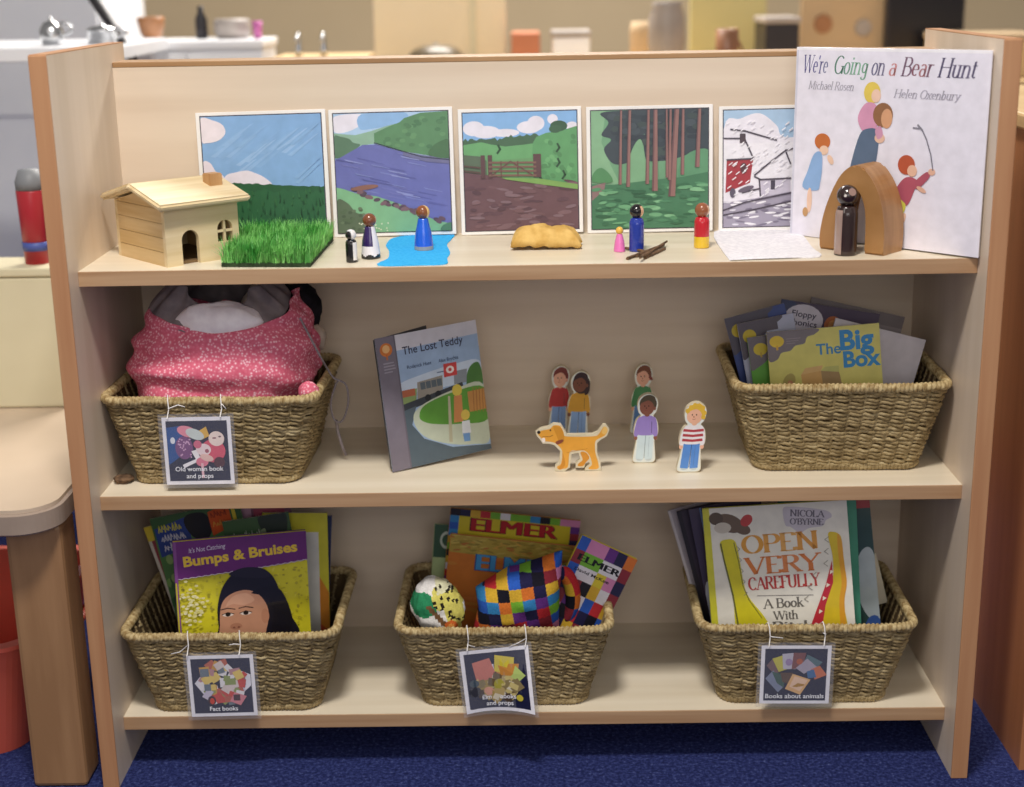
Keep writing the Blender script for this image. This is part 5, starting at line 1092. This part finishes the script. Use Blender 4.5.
def patch_mesh(bm, uvf, rnd_seed, cells):
    la = colour_layer(bm); r = random.Random(rnd_seed); cm = {}
    for f in bm.faces:
        f.smooth = True; k = uvf(f.calc_center_median()); 
        if k not in cm:
            nb = {cm.get((k[0]-1, k[1])), cm.get((k[0]+1, k[1])), cm.get((k[0], k[1]-1)), cm.get((k[0], k[1]+1))}
            cm[k] = r.choice([c for c in PW if c not in nb])
        for l in f.loops: l[la] = lin(cm[k])
    return bm
def cushion():
    p = aty(519, 594, .118); b = bmesh.new(); nx, nz = 120, 100; front = {}
    for s in (-1, 1):
        for j in range(nz+1):
            for i in range(nx+1):
                u, v = i/nx*2-1, j/nz*2-1; e = (1-u*u)*(1-v*v); th = .034*max(e, 0)**.42
                k = 1-.13*(u*u*(1-v*v)*0+(1-abs(u))*abs(v)**3*.9+(1-abs(v))*abs(u)**3*.9)
                x, z = u*.060*k, v*.052*k
                if u > .3 and v > .2: q_ = min(1, (u-.3)*1.3)*min(1, (v-.2)*1.25); x -= .010*q_; z += .004*q_
                z += x*.34-.004*(1-u)
                if v < -.2: z -= .022*(-v-.2)
                if u < -.3 and v > .1: z -= .022*min(1, (-u-.3)*1.4)*(v-.1)
                front[s, i, j] = b.verts.new((x, s*th+.004*noise.noise(Vector((x*40, z*40, s)))*max(e, 0), z))
        for j in range(nz):
            for i in range(nx): q = [front[s, i, j], front[s, i+1, j], front[s, i+1, j+1], front[s, i, j+1]]; b.faces.new(q if s < 0 else q[::-1])
    bmesh.ops.remove_doubles(b, verts=b.verts, dist=1e-6)
    a = .26; cell = .0165
    patch_mesh(b, lambda c: (int((c.x*math.cos(a)+c.z*math.sin(a)+1)/cell), int((c.z*math.cos(a)-c.x*math.sin(a)+1)/cell)), 23, cell)
    o = link('patchwork_cushion', b, 'cloth', None, True); o.location = p; o.rotation_euler = (.1, .12, 0); tag(o, 'puffy patchwork cushion of bright coloured squares in the bottom middle basket', 'cushion')
cushion()
def roll():
    path = [(549, 590), (555, 577), (564, 573), (571, 584), (573, 598), (570, 612), (562, 622), (553, 626)]; P = [aty(u, v, .112+.004*i) for i, (u, v) in enumerate(path)]; pts = []
    for i in range(len(P)-1):
        p0, p1, p2, p3 = P[max(i-1, 0)], P[i], P[i+1], P[min(i+2, len(P)-1)]
        for j in range(10): u = j/10; pts.append(.5*(2*p1+(p2-p0)*u+(2*p0-5*p1+4*p2-p3)*u*u+(3*p1-p0-3*p2+p3)*u**3))
    c = P[3]; b = bmesh.new(); tube(b, [q-c for q in pts], lambda i, a: .0105*(1-.25*abs(i/len(pts)-.5)), 24)
    la = colour_layer(b); r = random.Random(5); cm = {}
    for i, f in enumerate(b.faces):
        k = (i//24//9, (i % 24)//6); 
        if k not in cm: cm[k] = r.choice(PW)
        f.smooth = True
        for l in f.loops: l[la] = lin(cm[k])
    o = link('patchwork_bolster', b, 'cloth'); o.location = c; tag(o, 'curved stuffed patchwork bolster on the right of the patchwork cushion', 'cushion')
roll()
def white_toy():
    p = aty(439, 608, .108); b = blob_bm(.036, .032, .045, 31, .14, 90, 70); la = colour_layer(b); q = random.Random(4)
    sp = [(q.uniform(.0, .9), q.uniform(-.6, .9)) for _ in range(46)]
    for f in b.faces:
        f.smooth = True; c = f.calc_center_median(); u, v = c.x/.036, c.z/.045; col = '#e9e6e2'
        if c.y < .012:
            if (u+.42)**2/.3+(v-.42)**2/.13 < 1: col = '#2f8a5c'
            if (u-.62)**2/.12+(v-.05)**2/.5 < 1 or (u-.2)**2/.05+(v-.5)**2/.12 < 1:
                col = '#d8cf6a'
                if any((u-a)**2+(v-b_)**2 < .0028 for a, b_ in sp): col = '#2a241c'
            if .2 < u < .75 and v > .62:
                col = '#dcd9b4'
                if any((u-a)**2+(v-b_)**2 < .0028 for a, b_ in sp): col = '#2a241c'
            if abs((u+.05)-(-.55)*(v-.1)) < .1 and -.55 < v < .4: col = '#7a5a3c'
            if (u-.36)**2+(v+.45)**2 < .06: col = '#dd6f34'
            if (u-.36)**2+(v+.45)**2 < .018: col = '#e79a4c'
            if (u+.25)**2/.12+(v+.62)**2/.05 < 1: col = '#7f868c'
        for l in f.loops: l[la] = lin(col)
    o = link('plush_toy', b, 'cloth', None, True); o.location = p; o.rotation_euler = (0, -.25, 0); tag(o, 'white printed plush toy with green and leopard patches, left of the patchwork cushion', 'soft toy')
white_toy()

# ================================================================== animal books, bottom right basket
GA = 'animal picture books in the bottom right basket'
def open_cover(A):
    U, C = mapper(165, 40, 868, 900)
    def q(*p):
        o = []
        for x, y in p: v = (y-(62-(x-160)*.06))/800; u = (x-165-v*62)/640; o.append((min(max(u, 0), 1), 1-v))
        return o
    A.rect(0, 0, 1, 1, '#eae6da'); A.rect(0, 0, .045, 1, '#d3cf3c')
    A.ell(*q((285, 125))[0], .1, .05, '#6a5648', -.25); A.ell(*q((225, 105))[0], .05, .035, '#57463a'); A.ell(*q((255, 145))[0], .06, .03, '#cfc6b8'); A.ell(*q((345, 150))[0], .055, .03, '#6a5648', -.2); A.ell(*q((362, 112))[0], .045, .03, '#c03a3c', .4)
    A.sm(q((525, 60), (560, 52), (620, 55), (720, 70), (740, 95), (715, 110), (700, 135), (640, 145), (600, 165), (560, 140), (535, 130)), '#c9c2cc')
    A.serif('NICOLA', *q((556, 92))[0], .045, '#6c6674', .2, .07, 0, 1, -.1, .235); A.serif("O'BYRNE", *q((556, 128))[0], .042, '#6c6674', .2, .07, 0, 1, -.08, .23)
    og = ['#d99a3c', '#e0a04a', '#e2a85a', '#dc9a44']
    A.serif('OPEN', *q((345, 258))[0], .125, og, .2, .06, 0, 1, .02, .53); A.serif('VERY', *q((362, 350))[0], .118, ['#d97f3c', '#dd8448', '#e08c54', '#da7e40'], .2, .06, 0, 1, .02, .52); A.serif('CAREFULLY', *q((372, 418))[0], .088, '#c0463e', .2, .06, 0, 1, .02, .50)
    A.line(q((410, 442), (660, 436)), .005, '#8a8480'); A.serif('A Book', *q((440, 498))[0], .066, '#6e6a64', .17, .06, 0, 1, .01, .28); A.serif('With', *q((485, 548))[0], .06, '#6e6a64', .17, .06, 0, 1, .01, .17); A.serif('Bite!', *q((480, 600))[0], .07, '#6e6a64', .17, .06, 0, 1, .01, .25)
    # plain yellow sweeps at both sides with small zigzag edges
    A.sm(q((242, 215), (270, 195), (312, 205), (332, 290), (352, 400), (380, 460), (445, 540), (490, 640), (330, 640), (300, 440), (260, 290)), '#d6cb2a'); A.line(q((246, 215), (262, 290), (300, 440), (328, 600)), .012, '#6a6a2c'); A.line(q((305, 210), (326, 290), (346, 400), (372, 460), (430, 540)), .006, '#6a6a2c')
    for i in range(5): x, y = 318+i*8, 225+i*48; A.line(q((x, y), (x+14, y+12), (x+2, y+24)), .004, '#8a867a')
    A.sm(q((724, 175), (745, 160), (780, 180), (792, 260), (805, 380), (795, 470), (815, 640), (690, 640), (715, 480), (745, 380), (745, 270)), '#dcbf2a'); A.sm(q((765, 170), (785, 200), (795, 290), (808, 380), (798, 470), (812, 620), (790, 640), (775, 470), (785, 380), (770, 260)), '#e0a02c')
    A.poly(q((742, 285), (748, 380), (715, 480), (700, 580), (625, 640), (668, 520), (715, 390)), '#c0303c')
    for i in range(5): x, y = 735-i*16, 325+i*58; A.poly(q((x, y), (x+16, y+8), (x-2, y+20)), '#eee4d0')
    for i in range(6): x, y = 722-i*(2 if i < 3 else 18), 180+i*52; A.line(q((x+6, y), (x-12, y+14), (x+6, y+26)), .004, '#8a867a')
M, w, h = frame((702.5, 509), (846.5, 500), .138, .112, .15, floor=F3); book('white book titled Open Very Carefully with yellow sweeps along both sides', M, w, h, .007, '#d3cf3c', open_cover, 'gloss', GA)
M, w, h = frame((778, 500), (856, 498), .158, .138, .14, floor=F3); book('green-covered book just behind the white book, showing at its right', M, w, h, .005, '#3f8a72', lambda A: (A.rect(0, 0, 1, 1, '#3f8a72'), A.rect(.8, 0, 1, 1, '#4a967c')), 'satin', GA)
def red_top(A): A.rect(0, 0, 1, 1, '#35504c'); A.rect(.6, .93, 1, .99, '#b0383c'); A.sm([(.7, .55), (.85, .7), (1, .66), (1, .3), (.8, .35)], '#b9c4c8'); A.sm([(.75, .0), (.8, .28), (1, .3), (1, 0)], '#3f62a8')
M, w, h = frame((795, 500), (869, 495), .172, .152, .13, floor=F3); book('dark green glossy book with a red patch at its top, second behind the white book', M, w, h, .006, '#c9c4c8', red_top, 'gloss', GA)
M, w, h = frame((815, 568), (876, 553), .185, .185, .1, h=.074); book('book showing a cream page corner at the right of the animal books', M, w, h, .004, '#d8cdb4', lambda A: A.rect(0, 0, 1, 1, '#dfd4ba'), 'print', GA)
M, w, h = frame((689, 510), (760, 496), .163, .163, .13, floor=F3); book('dark purple glossy book with a pale lower edge, left behind the white book', M, w, h, .005, '#4a3f58', lambda A: (A.rect(0, 0, 1, 1, '#453a50'), A.sm([(0, 0), (0, .5), (.12, .55), (.2, .3), (.16, 0)], '#c3c6d6'), A.rect(.14, 0, .17, 1, '#6f8ab8')), 'gloss', GA)
M, w, h = frame((677, 512), (740, 496), .183, .183, .12, floor=F3); book('near-black book second from the left in the animal book basket', M, w, h, .005, '#2b2530', lambda A: (A.rect(0, 0, 1, 1, '#35293a'), A.rect(0, 0, .06, 1, '#221c28')), 'satin', GA)
M, w, h = frame((668, 511), (724, 495), .20, .20, .11, floor=F3); book('pale-edged grey book leftmost in the animal book basket', M, w, h, .004, '#bdb4b8', lambda A: (A.rect(0, 0, 1, 1, '#a79ea4'), A.rect(0, 0, .04, 1, '#c9c2c4')), 'satin', GA)

# ================================================================== room behind and beside the bookcase
CZ = .80                                                    # height of the worktop behind
def back_counter():
    t = thing('sideboard', 'long tan sideboard behind the bookcase, mostly hidden by it', 'sideboard', (.35, 1.55, 0))
    link('carcass', bx(-.82, 1.15, -.13, .40, .03, CZ-.026), 'tan_board', t); link('worktop', bx(-.84, 1.17, -.15, .42, CZ-.0255, CZ, 0, .003), 'cabinet_top', t)
    link('plinth', bx(-.80, 1.13, -.10, .38, 0, .0295), 'dark', t)
back_counter()
def on_counter(u0, u1, vt, y):
    a, b = aty(u0, vt, y), aty(u1, vt, y); return (a.x+b.x)/2, (b.x-a.x)/2, (a.z+b.z)/2-CZ
def rim_box(name, label, cat, u0, u1, vt, y, d, mat, lipmat=None):
    x, hw, h = on_counter(u0, u1, vt, y); t = thing(name, label, cat, (x, y, CZ+.0004))
    link('body', bx(-hw, hw, 0, d, 0, h, 0, .004), mat, t)
    if lipmat: link('lid', bx(-hw-.003, hw+.003, -.003, d+.003, h+.0003, h+.014, 0, .003), lipmat, t)
    return t
def pot(name, label, cat, u0, u1, vt, y, mat, shape, base=None, handle=None):
    z0 = CZ if base is None else base; a, b = aty(u0, vt, y), aty(u1, vt, y); x, r, h = (a.x+b.x)/2, (b.x-a.x)/2, (a.z+b.z)/2-z0
    t = thing(name, label, cat, (x, y, z0+.0004)); bm = bmesh.new(); lathe(bm, [(q*r, s*h) for q, s in shape], 28); link('body', bm, mat, t, True)
    if handle:
        bm = bmesh.new(); n = 10; tube(bm, [(r*.85+math.sin(PI*i/n)*handle, 0, h*(.3+.5*i/n)) for i in range(n+1)], r*.12, 8); link('handle', bm, mat, t)
    return t
# tall pale board with a dark dome in front of it
a, b = aty(374, 30, 1.75), aty(506, 30, 1.75)
t = thing('cream_board', 'tall cream board standing behind the middle of the bookcase', 'board', ((a.x+b.x)/2, 1.75, CZ+.0004)); hw = (b.x-a.x)/2
link('panel', bx(-hw, hw, 0, .03, 0, .5, 0, .004), 'cream_board', t); link('batten', bx(hw*.45, hw*.55, -.008, -.0003, 0, .5), 'cream_pl', t)
pot('bronze_dome', 'dark bronze dome with a small knob just above the bookcase back', 'dome', 405, 467, 44, 1.52, 'bronze', [(1, 0), (1, .55), (.93, .7), (.78, .84), (.55, .94), (.3, .985), (.06, 1), (.05, 1.03), (.01, 1.04)])
rim_box('terracotta_box', 'terracotta box right of the cream board', 'box', 511, 540, 33, 1.7, .12, 'orange')
rim_box('white_tray', 'white box with a dark lid behind the bookcase', 'box', 553, 590, 38, 1.6, .14, 'white_unit', 'grey_cer')
pot('grey_vase', 'tall grey vase behind the bookcase, left of the yellow-green board', 'vase', 648, 686, 2, 1.6, 'grey_cer', [(.6, 0), (.85, .2), (1, .5), (.95, .8), (.75, .95), (.8, 1)])
pot('clay_pot', 'dull tan pot beside the tall grey vase', 'pot', 630, 652, 22, 1.75, 'tan_board', [(.7, 0), (.95, .4), (1, .8), (.9, 1)])
a, b = aty(690, 30, 1.85), aty(766, 30, 1.85)
t = thing('yellow_green_board', 'pale yellow-green board behind the right half of the bookcase', 'board', ((a.x+b.x)/2, 1.85, CZ+.0004)); hw = (b.x-a.x)/2
link('panel', bx(-hw, hw, 0, .025, 0, .42, 0, .003), 'lime', t); link('frame_edge', bx(-hw, hw, -.002, .027, .4205, .43), 'tan_board', t)
pot('brown_mug', 'brown mug in front of the yellow-green board', 'mug', 716, 739, 29, 1.5, 'brown_pl', [(.8, 0), (.95, .1), (1, .5), (1, 1), (.9, 1), (.88, .9)], None, .012)
rim_box('dark_box', 'dark grey box left of the tan board with round marks', 'box', 766, 800, 24, 1.6, .16, 'dark', 'grey_cer')
a, b = aty(801, 30, 1.8), aty(884, 30, 1.8)
t = thing('tan_board', 'tan board with two round brown marks, left of the black screen', 'board', ((a.x+b.x)/2, 1.8, CZ+.0004)); hw = (b.x-a.x)/2
link('panel', bx(-hw, hw, 0, .025, 0, .4, 0, .003), 'tan_board', t)
for u, v, r_, mt in ((823, 24, .022, 'copper'), (863, 28, .02, 'grey_cer')):
    q = aty(u, v, 1.8); bm = bmesh.new(); bmesh.ops.create_cone(bm, cap_ends=True, segments=28, radius1=r_, radius2=r_*.9, depth=.006, matrix=Matrix.Translation((q.x-(a.x+b.x)/2, -.0035, q.z-CZ)) @ Matrix.Rotation(PI/2, 4, 'X')); link('round_mark', bm, mt, t)
a, b = aty(886, 30, 1.75), aty(964, 30, 1.75)
t = thing('black_screen', 'black screen on a stand behind the white book', 'screen', ((a.x+b.x)/2, 1.75, CZ+.0004)); hw = (b.x-a.x)/2
link('bezel', bx(-hw, hw, 0, .03, .035, .42, 0, .004), 'dark', t); link('display', bx(-hw+.008, hw-.008, -.0015, -.0003, .045, .41), 'screen', t); link('stand', bx(-hw*.5, hw*.5, -.03, .07, 0, .0345, 0, .004), 'dark', t)
rim_box('tan_box', 'tan wooden box at the far right behind the bookcase', 'box', 950, 1040, 41, 1.5, .2, 'cabinet_top', 'tan_board')

# white play-kitchen unit on the left with pans
WX0, WX1 = aty(112, 41, 1.3).x, aty(262, 41, 1.3).x; WZ = aty(190, 41, 1.3).z
def white_unit():
    t = thing('white_cabinet', 'white kitchen cabinet with two small knobs behind the left of the bookcase', 'cabinet', ((WX0+WX1)/2, 1.3, 0)); hw = (WX1-WX0)/2
    link('carcass', bx(-hw, hw, .002, .16, 0, WZ-.016), 'white_unit', t); link('worktop', bx(-hw-.004, hw+.004, -.012, .17, WZ-.0155, WZ, 0, .003), 'white_unit', t)
    for s in (-1, 1):
        d = link('door', bx(min(s*hw, s*.002), max(s*hw, s*.002), -.012, .0015, .05, WZ-.024, 0, .002), 'white_unit', t)
        k = bmesh.new(); bmesh.ops.create_uvsphere(k, u_segments=14, v_segments=8, radius=.010, matrix=Matrix.Translation((s*.025, -.021, WZ-.05))); link('knob', k, 'steel', d, True)
white_unit()
pot('copper_bowl', 'brown copper bowl on the white cabinet', 'bowl', 137, 164, 17, 1.38, 'copper', [(.5, 0), (.8, .25), (1, .8), (1, 1), (.94, 1)], WZ)
pot('dark_bottle', 'dark bottle on the white cabinet', 'bottle', 194, 206, 6, 1.4, 'dark', [(.9, 0), (1, .1), (1, .6), (.5, .8), (.45, 1)], WZ)
pot('grey_pot', 'grey pot on the white cabinet between the dark bottle and the pink beaker', 'pot', 214, 250, 19, 1.40, 'grey_cer', [(.8, 0), (1, .3), (1, .9), (.9, 1)], WZ)
pot('pink_beaker', 'magenta beaker at the right end of the white cabinet', 'beaker', 252, 262, 21, 1.36, 'pink_pl', [(.75, 0), (1, 1), (.9, 1)], WZ)
# low sink unit with two taps
SX0, SX1, SZ = aty(270, 54, 1.2).x, aty(366, 54, 1.2).x, aty(318, 57.5, 1.2).z
t = thing('sink_unit', 'low tan unit between the white cabinet and the cream board', 'unit', ((SX0+SX1)/2, 1.02, 0)); hw = (SX1-SX0)/2
link('carcass', bx(-hw, hw, 0, .35, 0, SZ-.012), 'tan_board', t); link('top', bx(-hw, hw, -.008, .36, SZ-.0115, SZ, 0, .002), 'cabinet_top', t)
for i, (u, lab) in enumerate(((299, 'left of two small steel taps above the bookcase back'), (324, 'right of two small steel taps above the bookcase back'))):
    p = aty(u, 50, 1.25); t = thing('tap', lab, 'tap', (p.x, 1.25, SZ+.0003), group='small steel taps')
    bm = bmesh.new(); lathe(bm, [(.008, 0), (.007, .012), (.005, .02), (.005, .044), (.002, .046)], 16); link('stem', bm, 'steel', t, True); bm = bmesh.new(); tube(bm, [(0, 0, .034), (0, -.012, .039), (0, -.024, .036), (0, -.028, .028)], .0038, 8); link('spout', bm, 'steel', t)
# tall white cupboard far left with pans on a nearer table
a, b = aty(-60, 30, 1.9), aty(104, 30, 1.9)
t = thing('pale_cupboard', 'tall pale blue-white cupboard at the far left behind the pans', 'cupboard', ((a.x+b.x)/2, 1.9, 0)); hw = (b.x-a.x)/2
link('carcass', bx(-hw, hw, 0, .4, 0, 1.25), 'white_unit', t)
for i in range(3): link('shelf_front', bx(-hw+.01, hw-.01, -.012, -.0004, .72+i*.17, .875+i*.17, 0, .003), 'white_unit', t)
TX1 = aty(126, 44, .95).x; TZ = aty(90, 45.5, .95).z
t = thing('pan_table', 'white table behind the left side panel carrying steel pans', 'table', (TX1-.3, 1.07, 0))
link('table_top', bx(-.3, .3, -.17, .2, TZ-.025, TZ, 0, .003), 'white_unit', t)
for sx in (-1, 1):
    for yy in (-.13, .16): link('leg', bx(sx*.26-.018, sx*.26+.018, yy-.018, yy+.018, 0, TZ-.0255), 'white_unit', t)
PANS = [lambda: pot('steel_pan', 'steel saucepan with a lid, right of the kettle behind the left panel', 'saucepan', 86, 117, 24, 1.02, 'steel', [(.9, 0), (.95, .06), (.95, .62), (1.02, .64), (1.02, .7), (.8, .84), (.15, .93), (.12, 1), (.02, 1)], TZ, .02),
        lambda: pot('steel_kettle', 'round steel kettle at the far left behind the left panel', 'kettle', 38, 62, 17, 1.0, 'steel', [(.8, 0), (1, .25), (.95, .55), (.6, .8), (.25, .86), (.12, .9), (.12, 1), (.02, 1)], TZ, .02)]
for f in PANS: f()
p0, p1 = aty(128, 52, 1.02), aty(96, 4, 1.12); bm = bmesh.new(); tube(bm, [Vector((0, 0, 0)), (p1-p0)*.5+Vector((.002, 0, 0)), (p1-p0)*1.3], .009, 10)
lo = aty(150, 86, .97)-p0; tube(bm, [Vector((0, 0, 0)), lo], .009, 10); o = link('black_rod', bm, 'dark'); o.location = p0; tag(o, 'slanting black rod beside the steel saucepan', 'rod')

# low table at the left with things on and under it
def rrect(hx_, hy_, z, r, n=48): return [(math.copysign(1, math.cos(q))*(hx_-r)+r*math.cos(q), math.copysign(1, math.sin(q))*(hy_-r)+r*math.sin(q), z) for q in [2*PI*(i+.5)/n for i in range(n)]]
def slab(bm, specs):
    rings = [[bm.verts.new(p) for p in rrect(*s)] for s in specs]
    for r0, r1 in zip(rings, rings[1:]):
        for i in range(len(r0)): bm.faces.new((r0[i], r0[(i+1) % len(r0)], r1[(i+1) % len(r0)], r1[i]))
    bm.faces.new(rings[0][::-1]); bm.faces.new(rings[-1]); return bm
def left_table():
    z = .405; t = thing('low_table', 'low cream classroom table left of the bookcase', 'table', (-1.0, .235, 0))
    link('table_top', slab(bmesh.new(), ((.408, .268, z-.005, .05), (.408, .268, z, .05))), 'table', t)
    link('edging', slab(bmesh.new(), ((.408, .268, z-.034, .05), (.412, .272, z-.031, .054), (.412, .272, z-.007, .054), (.408, .268, z-.0052, .05))), 'table_edge', t)
    for sx in (-1, 1):
        for yy in (-.2, .21): link('leg', bx(sx*.371-.036, sx*.371+.036, yy-.03, yy+.03, 0, z-.0345, 0, .006), 'leg_wood', t)
    return z
LZ = left_table()
x0, x1 = aty(-40, 330, .42).x, aty(62, 330, .42).x; zt = aty(30, 268, .42).z
t = thing('storage_box', 'pale yellow storage box on the low cream table', 'box', ((x0+x1)/2, .42, LZ+.0004)); hw = (x1-x0)/2
link('body', bx(-hw, hw, 0, .09, 0, zt-LZ-.014, 0, .004), 'cream_pl', t); link('lid', bx(-hw-.003, hw+.003, -.003, .093, zt-LZ-.0135, zt-LZ, 0, .003), 'cream_pl', t)
a, b = aty(17, 200, .46), aty(46, 200, .46); h = aty(30, 190, .46).z-zt
t = thing('red_tub', 'red tub with a blue band and grey lid on the storage box', 'tub', ((a.x+b.x)/2, .46, zt+.0006)); r_ = (b.x-a.x)/2
bm = bmesh.new(); lathe(bm, [(r_*.85, 0), (r_, h*.98), (r_*.96, h)], 28); link('body', bm, 'red', t, True); bm = bmesh.new(); lathe(bm, [(r_*.92, h*.18), (r_*.93, h*.3)], 28); link('band', bm, 'blue_pl', t); bm = bmesh.new(); lathe(bm, [(r_*.98, h+.0004), (r_, h+.012), (r_*.7, h+.03), (.001, h+.032)], 28); link('lid', bm, 'grey_pl', t, True)
t = thing('floor_tub', 'coral plastic tub on the carpet under the low table', 'tub', (-.83, .24, 0)); bm = bmesh.new(); n = 40
def rr(hx_, hy_, z, r=.05): return [(math.copysign(1, math.cos(q))*(hx_-r)+r*math.cos(q), math.copysign(1, math.sin(q))*(hy_-r)+r*math.sin(q), z) for q in [2*PI*(i+.5)/n for i in range(n)]]
rings = [[bm.verts.new(p) for p in rr(*s)] for s in ((.12, .15, .0005), (.15, .18, .17), (.158, .188, .172), (.158, .188, .166+.012), (.145, .175, .178), (.115, .145, .008))]
for r0, r1 in zip(rings, rings[1:]):
    for i in range(n): bm.faces.new((r0[i], r0[(i+1) % n], r1[(i+1) % n], r1[i]))
bm.faces.new(rings[0][::-1]); bm.faces.new(rings[-1]); link('body', bm, 'coral', t); bm = bmesh.new(); tube(bm, [(.163, -.05, .13), (.176, -.04, .14), (.178, 0, .143), (.176, .04, .14), (.163, .05, .13)], .006, 8); link('handle', bm, 'coral', t)

# tall brown cupboard on the right
t = thing('brown_cupboard', 'brown wooden cupboard standing right of the bookcase on the carpet', 'cupboard', (.86, .3, 0))
link('side_panel', bx(-.215, -.197, -.28, .34, 0, .826), 'cabinet', t); link('side_panel', bx(.197, .215, -.28, .34, 0, .826), 'cabinet', t)
link('carcass', bx(-.1965, .1965, -.26, .34, .04, .826), 'cabinet', t); link('top', bx(-.225, .225, -.29, .35, .8265, .848, 0, .004), 'cabinet_top', t)
for s in (-1, 1): d = link('door', bx(min(s*.195, s*.002), max(s*.195, s*.002), -.279, -.2605, .05, .82, 0, .003), 'cabinet', t); link('handle', bx(s*.03-.005, s*.03+.005, -.292, -.2795, .42, .54, 0, .002), 'steel', d)

# ================================================================== light
def area(name, loc, size, sy, energy, col, target):
    l = bpy.data.lights.new(name, 'AREA'); l.shape = 'RECTANGLE'; l.size = size; l.size_y = sy; l.energy = energy; l.color = col
    o = bpy.data.objects.new(name, l); COL.objects.link(o); o.location = loc
    d = Vector(target)-Vector(loc); o.rotation_euler = d.to_track_quat('-Z', 'Y').to_euler(); return o
area('ceiling_and_fill_light', (-.2, -.9, 2.5), .40, .3, 45, (1, .945, .885), (-.2, -.9, 0))
area('ceiling_and_fill_light', (1.9, -2.2, 2.5), .6, .6, 8, (1, .94, .87), (1.9, -2.2, 0))  # fill lamp added behind the camera at right, no known fixture
area('ceiling_and_fill_light', (-1.9, -2.2, 2.5), .6, .6, 8, (1, .94, .87), (-1.9, -2.2, 0))  # its twin on the left, likewise added as fill
area('frontal_fill', (.25, -3.1, 1.5), 1.8, 1.2, 17, (1, .97, .95), (0, .2, .35))  # soft frontal fill added to brighten the lower shelves, no window modelled
area('ceiling_and_fill_light', (0, 2.2, 2.5), 1.2, .6, 105, (1, .95, .88), (0, 2.2, 0))  # added lamp that brightens the wall and things behind the bookcase
W = bpy.data.worlds.new('room_air'); scn.world = W; W.use_nodes = True
bg = W.node_tree.nodes['Background']; bg.inputs['Color'].default_value = (1, .95, .92, 1); bg.inputs['Strength'].default_value = .27
vs = scn.view_settings; vs.view_transform = 'Standard'; vs.look = 'None'; vs.gamma = 1; vs.use_curve_mapping = False; vs.exposure = 0
